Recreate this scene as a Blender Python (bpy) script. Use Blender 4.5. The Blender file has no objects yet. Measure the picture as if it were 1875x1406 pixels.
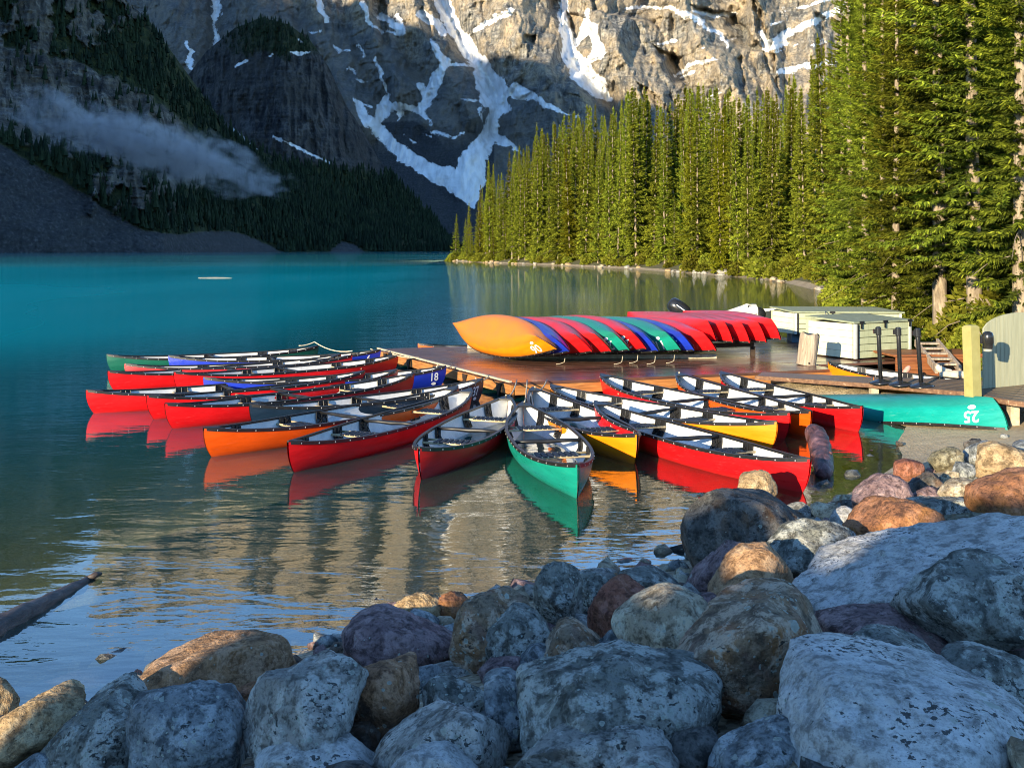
import bpy, bmesh, math, random
import numpy as np
from mathutils import Vector, Matrix

# ------------------------------------------------------------------ camera, sky, sun, exposure
SC = bpy.context.scene
C = SC.collection
EYE = 2.5            # eye height over the lake
F = 2000.0           # focal length in pixels of the 1875 px wide photograph
CX, HY = 937.5, 458.0
SUN_AZ, SUN_EL = math.radians(33.0), math.radians(11.0)   # sun behind the camera, to the left
cam_d = bpy.data.cameras.new('camera')
cam_d.sensor_fit = 'HORIZONTAL'
cam_d.sensor_width = 36.0
cam_d.lens = 36.0 * F / 1875.0
cam_d.shift_y = -(703.0 - HY) / 1875.0
cam_d.clip_start = 0.05
cam_d.clip_end = 20000
cam = bpy.data.objects.new('camera', cam_d)
cam.location = (0, 0, EYE)
cam.rotation_euler = (math.radians(90), 0, 0)
C.objects.link(cam)
SC.camera = cam

world = bpy.data.worlds.new('World')
SC.world = world
world.use_nodes = True
wn = world.node_tree.nodes
wl = world.node_tree.links
bg = wn['Background']
sky = wn.new('ShaderNodeTexSky')
sky.sky_type = 'NISHITA'
sky.sun_disc = False
sky.sun_elevation = SUN_EL
sky.sun_rotation = math.radians(180.0) + SUN_AZ
sky.altitude = 1800
sky.air_density = 1.0
sky.dust_density = 0.0
sky.ozone_density = 2.0
tint = wn.new('ShaderNodeMix')           # camera white balance set for the warm morning sun
tint.data_type = 'RGBA'
tint.blend_type = 'MULTIPLY'
tint.inputs[0].default_value = 1.0
tint.inputs[7].default_value = (0.78, 0.95, 1.10, 1)
wl.new(sky.outputs[0], tint.inputs[6])
wl.new(tint.outputs[2], bg.inputs[0])
bg.inputs[1].default_value = 0.15

sun_d = bpy.data.lights.new('sun', 'SUN')
sun_d.energy = 4.4
sun_d.angle = math.radians(0.5)
sun_d.color = (1.0, 0.84, 0.58)
sun = bpy.data.objects.new('sun', sun_d)
to_sun = Vector((-math.sin(SUN_AZ) * math.cos(SUN_EL), -math.cos(SUN_AZ) * math.cos(SUN_EL), math.sin(SUN_EL)))
sun.rotation_euler = (-to_sun).to_track_quat('-Z', 'Y').to_euler()
sun.location = to_sun * 50
C.objects.link(sun)

SC.view_settings.view_transform = 'Standard'
SC.view_settings.look = 'None'
SC.view_settings.gamma = 1.0
SC.view_settings.exposure = 1.4
try:
    SC.view_settings.use_curve_mapping = False
except Exception:
    pass
SC.render.engine = 'CYCLES'
SC.cycles.use_denoising = True
try:
    SC.cycles.denoiser = 'OPENIMAGEDENOISE'
    SC.cycles.denoising_prefilter = 'ACCURATE'
except Exception:
    pass
SC.cycles.filter_width = 1.05
SC.cycles.max_bounces = 6
SC.cycles.diffuse_bounces = 2
SC.cycles.glossy_bounces = 4
SC.cycles.transmission_bounces = 4
SC.cycles.transparent_max_bounces = 8
SC.cycles.volume_bounces = 0
SC.cycles.caustics_reflective = False
SC.cycles.caustics_refractive = False

# ------------------------------------------------------------------ helpers
RNG = np.random.default_rng(7)
rnd = random.Random(11)


def PX(x, y, z=0.0):
    """world point at height z seen at photograph pixel (x, y)"""
    d = (EYE - z) * F / (y - HY)
    return Vector(((x - CX) * d / F, d, z))


def PD(x, y, d):
    """world point at depth d seen at photograph pixel (x, y)"""
    return Vector(((x - CX) * d / F, d, EYE - (y - HY) * d / F))


def interp(x, pts):
    xs = [p[0] for p in pts]
    ys = [p[1] for p in pts]
    return np.interp(x, xs, ys)


def tag(o, label=None, cat=None, group=None, kind=None):
    if label:
        o['label'] = label
    if cat:
        o['category'] = cat
    if group:
        o['group'] = group
    if kind:
        o['kind'] = kind
    return o


def empty(name, loc=(0, 0, 0), rot=(0, 0, 0), label=None, cat=None, group=None):
    o = bpy.data.objects.new(name, None)
    o.empty_display_size = 0.2
    o.location = loc
    o.rotation_euler = rot
    C.objects.link(o)
    return tag(o, label, cat, group)


def link(name, me, parent=None, mat=None, loc=None, rot=None):
    o = bpy.data.objects.new(name, me)
    C.objects.link(o)
    if parent is not None:
        o.parent = parent
    if mat is not None:
        if len(me.materials) == 0:
            me.materials.append(mat)
        elif me.materials[0] is not mat:
            o.material_slots[0].link = 'OBJECT'
            o.material_slots[0].material = mat
    if loc is not None:
        o.location = loc
    if rot is not None:
        o.rotation_euler = rot
    return o


def mesh_np(name, verts, faces, smooth=False, mat=None):
    """fast mesh from numpy verts (n,3) and faces (m,k) of one size k"""
    me = bpy.data.meshes.new(name)
    verts = np.asarray(verts, dtype=np.float32)
    faces = np.asarray(faces, dtype=np.int32)
    nf, k = faces.shape
    me.vertices.add(len(verts))
    me.vertices.foreach_set('co', verts.ravel())
    me.loops.add(nf * k)
    me.loops.foreach_set('vertex_index', faces.ravel())
    me.polygons.add(nf)
    me.polygons.foreach_set('loop_start', np.arange(0, nf * k, k, dtype=np.int32))
    me.polygons.foreach_set('loop_total', np.full(nf, k, dtype=np.int32))
    me.polygons.foreach_set('use_smooth', np.full(nf, bool(smooth)))
    me.update(calc_edges=True)
    me.validate()
    if mat is not None:
        me.materials.append(mat)
    return me


def attr(me, name, vals):
    a = me.attributes.new(name, 'FLOAT', 'POINT')
    a.data.foreach_set('value', np.asarray(vals, dtype=np.float32).ravel())


def grid_faces(nr, nc):
    i = np.arange(nr * nc).reshape(nr, nc)
    return np.stack([i[:-1, :-1].ravel(), i[:-1, 1:].ravel(), i[1:, 1:].ravel(), i[1:, :-1].ravel()], 1)


class MB:
    """collects boxes, tubes and lathes into one mesh"""

    def __init__(self):
        self.v = []
        self.f = []

    def add(self, vs, fs):
        b = len(self.v)
        self.v += [tuple(p) for p in vs]
        self.f += [tuple(b + i for i in f) for f in fs]
        return self

    def box(self, c, s, rz=0.0, mat=None, bev=0.0):
        """box with chamfered vertical and top edges when bev > 0"""
        hx, hy, hz = s[0] / 2, s[1] / 2, s[2] / 2
        m = mat or Matrix.Rotation(rz, 4, 'Z')
        cc = Vector(c)
        if bev <= 0:
            p = [(-hx, -hy, -hz), (hx, -hy, -hz), (hx, hy, -hz), (-hx, hy, -hz),
                 (-hx, -hy, hz), (hx, -hy, hz), (hx, hy, hz), (-hx, hy, hz)]
            f = [(3, 2, 1, 0), (4, 5, 6, 7), (0, 1, 5, 4), (1, 2, 6, 5), (2, 3, 7, 6), (3, 0, 4, 7)]
        else:
            b = bev
            p = [(-hx, -hy, -hz), (hx, -hy, -hz), (hx, hy, -hz), (-hx, hy, -hz),
                 (-hx, -hy, hz - b), (hx, -hy, hz - b), (hx, hy, hz - b), (-hx, hy, hz - b),
                 (-hx + b, -hy + b, hz), (hx - b, -hy + b, hz), (hx - b, hy - b, hz), (-hx + b, hy - b, hz)]
            f = [(3, 2, 1, 0), (0, 1, 5, 4), (1, 2, 6, 5), (2, 3, 7, 6), (3, 0, 4, 7),
                 (4, 5, 9, 8), (5, 6, 10, 9), (6, 7, 11, 10), (7, 4, 8, 11), (8, 9, 10, 11)]
        return self.add([cc + (m @ Vector(q)) for q in p], f)

    def beam(self, a, b, w, h, up=(0, 0, 1)):
        a, b = Vector(a), Vector(b)
        d = (b - a)
        L = d.length
        d.normalize()
        s = d.cross(Vector(up))
        if s.length < 1e-4:
            s = d.cross(Vector((1, 0, 0)))
        s.normalize()
        u = s.cross(d)
        p = []
        for e in (a, b):
            for (i, j) in ((-1, -1), (1, -1), (1, 1), (-1, 1)):
                p.append(e + s * (i * w / 2) + u * (j * h / 2))
        return self.add(p, [(3, 2, 1, 0), (4, 5, 6, 7), (0, 1, 5, 4), (1, 2, 6, 5), (2, 3, 7, 6), (3, 0, 4, 7)])

    def tube(self, pts, rad, n=8, cap=True):
        pts = [Vector(p) for p in pts]
        if not hasattr(rad, '__len__'):
            rad = [rad] * len(pts)
        vs, fs = [], []
        prev = None
        for i, p in enumerate(pts):
            d = (pts[min(i + 1, len(pts) - 1)] - pts[max(i - 1, 0)])
            if d.length < 1e-9:
                d = Vector((0, 0, 1))
            d.normalize()
            if prev is None:
                a = d.cross(Vector((0, 0, 1)))
                if a.length < 1e-3:
                    a = d.cross(Vector((1, 0, 0)))
            else:
                a = prev - d * prev.dot(d)
            a.normalize()
            prev = a
            b = d.cross(a)
            for k in range(n):
                t = 2 * math.pi * k / n
                vs.append(p + (a * math.cos(t) + b * math.sin(t)) * rad[i])
        for i in range(len(pts) - 1):
            for k in range(n):
                k2 = (k + 1) % n
                fs.append((i * n + k, i * n + k2, (i + 1) * n + k2, (i + 1) * n + k))
        if cap:
            fs.append(tuple(range(n - 1, -1, -1)))
            fs.append(tuple((len(pts) - 1) * n + k for k in range(n)))
        return self.add(vs, fs)

    def lathe(self, prof, n=20, c=(0, 0, 0)):
        vs, fs = [], []
        for (r, z) in prof:
            for k in range(n):
                t = 2 * math.pi * k / n
                vs.append((c[0] + r * math.cos(t), c[1] + r * math.sin(t), c[2] + z))
        for i in range(len(prof) - 1):
            for k in range(n):
                k2 = (k + 1) % n
                fs.append((i * n + k, i * n + k2, (i + 1) * n + k2, (i + 1) * n + k))
        fs.append(tuple(range(n - 1, -1, -1)))
        fs.append(tuple((len(prof) - 1) * n + k for k in range(n)))
        return self.add(vs, fs)

    def mesh(self, name, smooth=False):
        me = bpy.data.meshes.new(name)
        me.from_pydata([tuple(p) for p in self.v], [], self.f)
        if smooth:
            me.polygons.foreach_set('use_smooth', [True] * len(me.polygons))
        me.update()
        return me

    def build(self, name, mat, parent=None, smooth=False):
        return link(name, self.mesh(name, smooth), parent, mat)


# ------------------------------------------------------------------ noise in numpy
_pr = np.random.default_rng(3)
_perm = np.concatenate([_pr.permutation(256)] * 3)
_g = _pr.normal(size=(256, 3))
_g /= np.linalg.norm(_g, axis=1)[:, None]


def pnoise(p):
    p = np.asarray(p, dtype=np.float64)
    i = np.floor(p).astype(int)
    f = p - i
    i &= 255
    u = f * f * f * (f * (f * 6 - 15) + 10)
    out = 0
    for dx in (0, 1):
        wx = u[:, 0] if dx else 1 - u[:, 0]
        for dy in (0, 1):
            wy = u[:, 1] if dy else 1 - u[:, 1]
            for dz in (0, 1):
                wz = u[:, 2] if dz else 1 - u[:, 2]
                h = _perm[_perm[_perm[i[:, 0] + dx] + i[:, 1] + dy] + i[:, 2] + dz]
                g = _g[h & 255]
                d = g[:, 0] * (f[:, 0] - dx) + g[:, 1] * (f[:, 1] - dy) + g[:, 2] * (f[:, 2] - dz)
                out = out + wx * wy * wz * d
    return out * 1.5


def fbm(p, octv=4, gain=0.5, ridged=False):
    p = np.asarray(p, dtype=np.float64)
    s, a, tot = 0, 1.0, 0
    for k in range(octv):
        n = pnoise(p * (2.03 ** k) + 17.3 * k)
        if ridged:
            n = 1 - 2 * np.abs(n)
        s = s + a * n
        tot += a
        a *= gain
    return s / tot


def seg_dist(px, py, pts):
    """distance and parameter-interpolated third value along a polyline of (x, y[, w])"""
    best = np.full(px.shape, 1e9)
    wv = np.zeros(px.shape)
    for a, b in zip(pts[:-1], pts[1:]):
        ax, ay, bx, by = a[0], a[1], b[0], b[1]
        L = (bx - ax) ** 2 + (by - ay) ** 2 + 1e-9
        t = np.clip(((px - ax) * (bx - ax) + (py - ay) * (by - ay)) / L, 0, 1)
        d = np.hypot(px - ax - t * (bx - ax), py - ay - t * (by - ay))
        m = d < best
        best = np.where(m, d, best)
        if len(a) > 2:
            wv = np.where(m, a[2] + (b[2] - a[2]) * t, wv)
    return best, wv


def inside(px, py, poly):
    r = np.zeros(px.shape, bool)
    n = len(poly)
    for i in range(n):
        x1, y1 = poly[i][:2]
        x2, y2 = poly[(i + 1) % n][:2]
        c = ((y1 > py) != (y2 > py)) & (px < (x2 - x1) * (py - y1) / (y2 - y1 + 1e-12) + x1)
        r ^= c
    return r


# ------------------------------------------------------------------ materials
class NT:
    def __init__(self, name):
        self.m = bpy.data.materials.new(name)
        self.m.use_nodes = True
        self.t = self.m.node_tree
        self.b = self.t.nodes['Principled BSDF']
        self.out = self.t.nodes['Material Output']

    def n(self, typ, **kw):
        nd = self.t.nodes.new('ShaderNode' + typ)
        for k, v in kw.items():
            setattr(nd, k, v)
        return nd

    def l(self, a, b):
        self.t.links.new(a, b)

    def set(self, sock, v):
        if hasattr(v, 'is_output') or isinstance(v, bpy.types.NodeSocket):
            self.l(v, sock)
        else:
            sock.default_value = v

    def coord(self, kind='Object', scale=(1, 1, 1), rot=(0, 0, 0)):
        tc = self.n('TexCoord')
        mp = self.n('Mapping')
        mp.inputs['Scale'].default_value = scale
        mp.inputs['Rotation'].default_value = rot
        self.l(tc.outputs[kind], mp.inputs['Vector'])
        return mp.outputs[0]

    def pos(self, scale=(1, 1, 1)):
        g = self.n('NewGeometry')
        mp = self.n('Mapping')
        mp.inputs['Scale'].default_value = scale
        self.l(g.outputs['Position'], mp.inputs['Vector'])
        return mp.outputs[0]

    def noise(self, vec, scale, detail=4, rough=0.55, dist=0.0):
        x = self.n('TexNoise')
        x.inputs['Scale'].default_value = scale
        x.inputs['Detail'].default_value = detail
        x.inputs['Roughness'].default_value = rough
        x.inputs['Distortion'].default_value = dist
        self.l(vec, x.inputs['Vector'])
        return x.outputs['Fac']

    def vor(self, vec, scale, feat='F1', rand=1.0, out='Distance'):
        x = self.n('TexVoronoi')
        x.feature = feat
        x.inputs['Scale'].default_value = scale
        x.inputs['Randomness'].default_value = rand
        self.l(vec, x.inputs['Vector'])
        return x.outputs[out]

    def ramp(self, fac, stops):
        r = self.n('ValToRGB')
        e = r.color_ramp.elements
        while len(e) < len(stops):
            e.new(0.5)
        for q, (p, c) in zip(e, stops):
            q.position = p
            q.color = (c[0], c[1], c[2], 1) if hasattr(c, '__len__') else (c, c, c, 1)
        self.l(fac, r.inputs[0])
        return r.outputs[0]

    def mix(self, fac, a, b, mode='MIX'):
        x = self.n('Mix')
        x.data_type = 'RGBA'
        x.blend_type = mode
        self.set(x.inputs[0], fac)
        for s, v in ((x.inputs[6], a), (x.inputs[7], b)):
            if isinstance(v, (tuple, list)):
                s.default_value = (v[0], v[1], v[2], 1)
            else:
                self.set(s, v)
        return x.outputs[2]

    def math(self, op, a, b=0.0, c=0.0, clamp=False):
        x = self.n('Math', operation=op)
        x.use_clamp = clamp
        self.set(x.inputs[0], a)
        self.set(x.inputs[1], b)
        self.set(x.inputs[2], c)
        return x.outputs[0]

    def attr(self, name):
        a = self.n('Attribute')
        a.attribute_name = name
        return a.outputs['Fac']

    def bump(self, h, strength=0.3, dist=0.02, normal=None):
        x = self.n('Bump')
        x.inputs['Strength'].default_value = strength
        x.inputs['Distance'].default_value = dist
        self.l(h, x.inputs['Height'])
        if normal is not None:
            self.l(normal, x.inputs['Normal'])
        self.l(x.outputs[0], self.b.inputs['Normal'])
        return x.outputs[0]

    def col(self, v):
        s = self.b.inputs['Base Color']
        if isinstance(v, (tuple, list)):
            s.default_value = (v[0], v[1], v[2], 1)
        else:
            self.l(v, s)

    def rough(self, v):
        self.set(self.b.inputs['Roughness'], v)

    def spec(self, v):
        self.b.inputs['Specular IOR Level'].default_value = v


def plain(name, c, rough=0.6, spec=0.5, metal=0.0, var=0.12, scale=8.0, bump=0.0):
    t = NT(name)
    v = t.coord('Object')
    f = t.noise(v, scale, 5)
    lo = tuple(x * (1 - var) for x in c)
    hi = tuple(min(1, x * (1 + var)) for x in c)
    t.col(t.ramp(f, [(0.3, lo), (0.7, hi)]))
    t.rough(rough)
    t.spec(spec)
    t.b.inputs['Metallic'].default_value = metal
    if bump:
        t.bump(f, bump, 0.01)
    return t.m
# ------------------------------------------------------------------ shoreline, ground, lake
SHORE_PX = [(0, 1335), (150, 1292), (430, 1225), (700, 1150), (860, 1110), (1000, 1085), (1270, 1020), (1400, 960), (1530, 915),
            (1600, 880), (1655, 840), (1640, 808), (1660, 782)]
SHORE = [(-26.0, -16.0), (-9.0, 0.6)] + [tuple(PX(x, y)[:2]) for x, y in SHORE_PX]
SHORE += [(5.2, 16.8), (4.75, 17.8), (4.9, 18.7), (6.2, 18.2), (7.8, 17.4), (9.6, 18.2), (10.3, 20.5), (10.2, 24.5)]
FOREST_PX = [(1700, 620), (1650, 590), (1600, 565), (1540, 545), (1490, 530), (1430, 516), (1360, 508),
             (1260, 500), (1160, 493), (1060, 488), (960, 484), (900, 482), (870, 480.3), (845, 479.2), (822, 478.0)]
FSHORE = [tuple(PX(x, y)[:2]) for x, y in FOREST_PX]
SHORE += FSHORE
SHORE += [(-16, 262), (-2, 285), (60, 330), (240, 480), (900, 900)]
LAND = SHORE + [(900, -500), (-26, -500)]


def shore_sd(x, y):
    """signed distance to the shoreline: positive on land"""
    x = np.asarray(x, float)
    y = np.asarray(y, float)
    d, _ = seg_dist(x, y, SHORE)
    return np.where(inside(x, y, LAND), d, -d)


def ground_z(x, y):
    x = np.asarray(x, float)
    y = np.asarray(y, float)
    sd = shore_sd(x, y)
    n = fbm(np.stack([x * 0.35, y * 0.35, 0 * x], -1).reshape(-1, 3), 3).reshape(x.shape)
    # bank of boulders near the camera, flat beach by the walkway, forest floor beyond
    beach = np.exp(-((x - 7.0) ** 2 + (y - 16.5) ** 2) / 18.0)
    far = np.clip((y - 22.0) / 10.0, 0, 1)
    slope = 0.19 * (1 - beach) + 0.075 * beach
    land = slope * np.clip(sd, 0, 5) + 0.10 * np.clip(sd - 5, 0, 12)
    landf = 0.32 * np.clip(sd, 0, 3.0) + 0.16 * np.clip(sd - 3.0, 0, 22) + 0.05 * np.clip(sd - 25, 0, 400)
    up = land * (1 - far) + landf * far
    down = np.maximum(-0.17 * np.clip(-sd, 0, 3.5) - 0.32 * np.clip(-sd - 3.5, 0, 1e9), -9.0 - 0.004 * np.clip(-sd, 0, 800))
    z = np.where(sd > 0, up, down)
    amp = np.clip(np.abs(sd) * 0.35, 0, 1) * np.where(sd > 0, 0.10 + 0.15 * far, 0.12)
    z = z + n * amp
    # a spit of sand carries the walkway
    d, _ = seg_dist(x, y, [(4.9, 19.0), (6.5, 16.3), (7.6, 15.6)])
    return np.where(d < 1.6, np.maximum(z, 0.24 - 0.42 * (d / 0.8) ** 2 + 0.03 * n), z)


def gz(x, y):
    return float(ground_z(np.array([x]), np.array([y]))[0])


def fan(y0, y1, ny, s0, s1, nx, pad):
    t = np.linspace(0, 1, ny)
    ys = (y0 + 6.0) * ((y1 + 6.0) / (y0 + 6.0)) ** t - 6.0
    s = np.linspace(s0, s1, nx)
    yy = np.repeat(ys[:, None], nx, 1)
    xx = s[None, :] * (pad + np.abs(yy))
    return xx, yy


xx, yy = fan(-5.0, 950.0, 330, -1.25, 1.25, 360, 6.0)
zz = ground_z(xx.ravel(), yy.ravel())
ground_me = mesh_np('ground', np.stack([xx.ravel(), yy.ravel(), zz], 1), grid_faces(*xx.shape), True)
attr(ground_me, 'beach', np.clip(1.6 * np.exp(-(((xx.ravel() - 6.3) / 3.0) ** 2 + ((yy.ravel() - 16.2) / 3.6) ** 2)), 0, 1))
attr(ground_me, 'shore', np.clip(shore_sd(xx.ravel(), yy.ravel()) * 0.1 + 0.5, 0, 1))

t = NT('gravel_and_soil')
v = t.pos()
sh = t.attr('shore')
peb = t.vor(v, 34.0, out='Color')
pebd = t.vor(v, 34.0)
sep = t.n('SeparateColor')
t.l(peb, sep.inputs[0])
grav = t.ramp(sep.outputs[0], [(0.0, (0.16, 0.12, 0.075)), (0.4, (0.36, 0.28, 0.175)), (0.75, (0.46, 0.37, 0.25)), (1.0, (0.60, 0.52, 0.39))])
big = t.noise(v, 0.8, 4)
grav = t.mix(t.ramp(big, [(0.35, 0.0), (0.65, 0.5)]), grav, (0.16, 0.125, 0.085))
floor_c = t.ramp(t.noise(v, 1.7, 6, 0.65), [(0.3, (0.045, 0.05, 0.014)), (0.5, (0.10, 0.085, 0.04)), (0.62, (0.075, 0.095, 0.02)), (0.8, (0.19, 0.16, 0.10))])
gy = t.n('SeparateXYZ')
t.l(t.pos(), gy.inputs[0])
wood_f = t.math('MULTIPLY', t.math('GREATER_THAN', gy.outputs[1], 21.5), t.math('GREATER_THAN', sh, 0.57))
col = t.mix(wood_f, grav, floor_c)
bm_ = t.attr('beach')
sand = t.ramp(t.noise(v, 7.0, 6, 0.7), [(0.3, (0.36, 0.265, 0.145)), (0.7, (0.56, 0.44, 0.26))])
col = t.mix(t.math('MULTIPLY', bm_, t.ramp(peb, [(0.2, 0.75), (0.9, 1.0)])), col, sand)
# rock flour and algae coat the bed below the water line
wet = t.ramp(t.math('ADD', sh, t.math('MULTIPLY', t.noise(v, 1.2, 3), 0.1)), [(0.42, (0.40, 0.46, 0.34)), (0.56, (1, 1, 1))])
col = t.mix(1.0, col, wet, 'MULTIPLY')
t.col(col)
t.rough(0.85)
t.bump(t.math('ADD', pebd, t.math('MULTIPLY', t.noise(v, 5, 5), 1.5)), 0.6, 0.02)
ground_me.materials.append(t.m)
tag(link('ground', ground_me), kind='structure')

# lake surface: rock flour makes the deep water turquoise, the shallows are clear
xx, yy = fan(-5.0, 3400.0, 300, -1.3, 1.0, 220, 8.0)
water_me = mesh_np('water', np.stack([xx.ravel(), yy.ravel(), 0 * xx.ravel()], 1), grid_faces(*xx.shape), True)
dep = np.clip(-ground_z(xx.ravel(), yy.ravel()), 0, 40)
attr(water_me, 'depth', dep)
t = NT('lake_water')
nodes = t.t.nodes
nodes.remove(t.b)
v = t.pos()
depth = t.attr('depth')
opac = t.math('SUBTRACT', 1.0, t.math('EXPONENT', t.math('MULTIPLY', depth, -0.9)))
opac = t.math('MULTIPLY', opac, 0.985)
dif = t.n('BsdfDiffuse')
deepc = t.ramp(t.math('DIVIDE', depth, 6.8), [(0.0, (0.035, 0.10, 0.06)), (0.13, (0.006, 0.08, 0.08)), (0.36, (0.001, 0.085, 0.105)), (1.0, (0.001, 0.23, 0.28))])
t.l(deepc, dif.inputs[0])
tr = t.n('BsdfTransparent')
tr.inputs[0].default_value = (0.72, 0.90, 0.86, 1)
body = t.n('MixShader')
t.l(opac, body.inputs[0])
t.l(tr.outputs[0], body.inputs[1])
t.l(dif.outputs[0], body.inputs[2])
gl = t.n('BsdfGlossy')
gl.inputs['Color'].default_value = (1, 1, 1, 1)
gl.inputs['Roughness'].default_value = 0.015
# ripples: calm bay near the boulders, wind-ruffled patches further out
w1 = t.noise(t.pos((0.9, 1.9, 1)), 0.9, 3, 0.5, 0.6)
w2 = t.noise(t.pos((1.0, 2.2, 1)), 4.5, 3, 0.5, 0.4)
w3 = t.noise(t.pos((1.0, 2.6, 1)), 1.7, 5, 0.6, 0.0)
patch = t.noise(t.pos((0.030, 0.012, 1)), 1.0, 3)
geo = t.n('SeparateXYZ')
t.l(t.pos(), geo.inputs[0])
ruf = t.n('MapRange')
ruf.inputs[1].default_value = 13.0
ruf.inputs[2].default_value = 45.0
t.l(geo.outputs[1], ruf.inputs[0])
h = t.math('ADD', t.math('MULTIPLY', w1, 1.0), t.math('MULTIPLY', w2, 0.16))
b1 = t.n('Bump')
b1.inputs['Strength'].default_value = 0.36
b1.inputs['Distance'].default_value = 0.030
t.l(h, b1.inputs['Height'])
b2 = t.n('Bump')
b2.inputs['Distance'].default_value = 0.06
t.l(w3, b2.inputs['Height'])
t.l(t.math('MULTIPLY', ruf.outputs[0], t.ramp(patch, [(0.36, 0.05), (0.62, 0.55)])), b2.inputs['Strength'])
t.l(b1.outputs[0], b2.inputs['Normal'])
t.l(b2.outputs[0], gl.inputs['Normal'])
fr = t.n('Fresnel')
fr.inputs['IOR'].default_value = 2.6
t.l(b2.outputs[0], fr.inputs['Normal'])
mx = t.n('MixShader')
# a breeze roughens the open lake on the left, which mirrors less and shows more of the milky body
def sm(sock, a, b):
    q = t.n('MapRange')
    q.interpolation_type = 'SMOOTHSTEP'
    q.inputs[1].default_value = a
    q.inputs[2].default_value = b
    t.l(sock, q.inputs[0])
    return q.outputs[0]


wind = t.math('MULTIPLY', t.math('MULTIPLY', sm(geo.outputs[1], 11.0, 30.0), sm(t.math('ADD', geo.outputs[0], t.math('MULTIPLY', geo.outputs[1], 0.05)), 2.0, -8.0)), sm(geo.outputs[1], 280.0, 80.0))
wind = t.math('MULTIPLY', wind, t.ramp(patch, [(0.3, 0.55), (0.6, 1.0)]))
t.l(t.math('MINIMUM', fr.outputs[0], t.math('SUBTRACT', 0.80, t.math('MULTIPLY', wind, 0.50))), mx.inputs[0])
t.l(body.outputs[0], mx.inputs[1])
t.l(gl.outputs[0], mx.inputs[2])
t.l(mx.outputs[0], t.out.inputs['Surface'])
water_me.materials.append(t.m)
tag(link('water', water_me), kind='structure')

# ------------------------------------------------------------------ mountains
def rock_face(name, dark, mid, pale, tan, strata=0.05, sn=True, forest=True, bumpd=14.0, scale=1.0, lower=None):
    """layered limestone: beds, vertical stains, ledge snow, scree and forest floor by attribute"""
    t = NT(name)
    v = t.pos((1, 1, 1))
    beds = t.noise(t.pos((0.0045 * scale, 0.0045 * scale, strata * 1.5)), 1.0, 8, 0.68, 0.5)
    stain = t.noise(t.pos((0.085 * scale, 0.05 * scale, 0.008)), 1.0, 7, 0.66, 0.6)
    lump = t.noise(t.pos((0.011, 0.011, 0.011)), 1.0, 6, 0.6)
    fine = t.noise(t.pos((0.14, 0.14, 0.14)), 1.0, 5, 0.65)
    c = t.ramp(beds, [(0.28, dark), (0.42, mid), (0.55, pale), (0.66, mid), (0.8, pale)])
    c = t.mix(t.ramp(stain, [(0.44, 0.0), (0.58, 0.88)]), c, dark)
    c = t.mix(t.ramp(lump, [(0.40, 0.0), (0.62, 0.85)]), c, tan)
    c = t.mix(t.ramp(fine, [(0.36, 0.6), (0.54, 0.0)]), c, dark)
    if lower:                                      # shade painted into the rock colour, darkening it downwards and leftwards
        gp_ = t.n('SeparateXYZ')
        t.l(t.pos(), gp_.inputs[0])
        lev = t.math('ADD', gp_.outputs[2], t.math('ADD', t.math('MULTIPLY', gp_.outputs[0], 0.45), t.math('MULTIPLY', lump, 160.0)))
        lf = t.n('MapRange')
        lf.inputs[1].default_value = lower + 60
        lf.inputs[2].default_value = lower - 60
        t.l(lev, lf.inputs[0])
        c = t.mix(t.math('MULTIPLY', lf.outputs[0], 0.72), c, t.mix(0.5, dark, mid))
    scree = t.attr('scree')
    sc = t.ramp(t.noise(t.pos((0.25, 0.25, 0.25)), 1.0, 6, 0.75), [(0.3, (0.027, 0.029, 0.032)), (0.55, (0.06, 0.063, 0.066)), (0.75, (0.16, 0.16, 0.155))])
    c = t.mix(scree, c, sc)
    if forest:
        fo = t.attr('wood')
        c = t.mix(fo, c, t.ramp(fine, [(0.35, (0.012, 0.022, 0.010)), (0.65, (0.05, 0.06, 0.022))]))
    if sn:
        s = t.attr('snow')
        s = t.math('ADD', s, t.math('MULTIPLY', t.math('SUBTRACT', t.noise(t.pos((0.05, 0.05, 0.05)), 1.0, 6, 0.72), 0.5), 1.0))
        s = t.math('ADD', s, t.math('MULTIPLY', t.math('SUBTRACT', t.noise(t.pos((0.22, 0.22, 0.22)), 1.0, 5, 0.7), 0.5), 0.45))
        sf = t.ramp(s, [(0.485, 0.0), (0.515, 1.0)])
        dirt = t.noise(t.pos((0.05, 0.02, 0.012)), 1.0, 5, 0.6)
        c = t.mix(sf, c, t.ramp(dirt, [(0.35, (0.60, 0.60, 0.60)), (0.55, (0.82, 0.83, 0.84))]))
    t.col(c)
    t.rough(0.9)
    t.spec(0.15)
    h = t.math('ADD', t.math('MULTIPLY', beds, 1.0), t.math('ADD', t.math('MULTIPLY', stain, 0.8), t.math('MULTIPLY', fine, 0.35)))
    if sn:
        h = t.math('MULTIPLY', h, t.math('SUBTRACT', 1.0, t.math('MULTIPLY', sf, 0.8)))
    t.bump(h, 0.8, bumpd)
    return t.m


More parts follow.
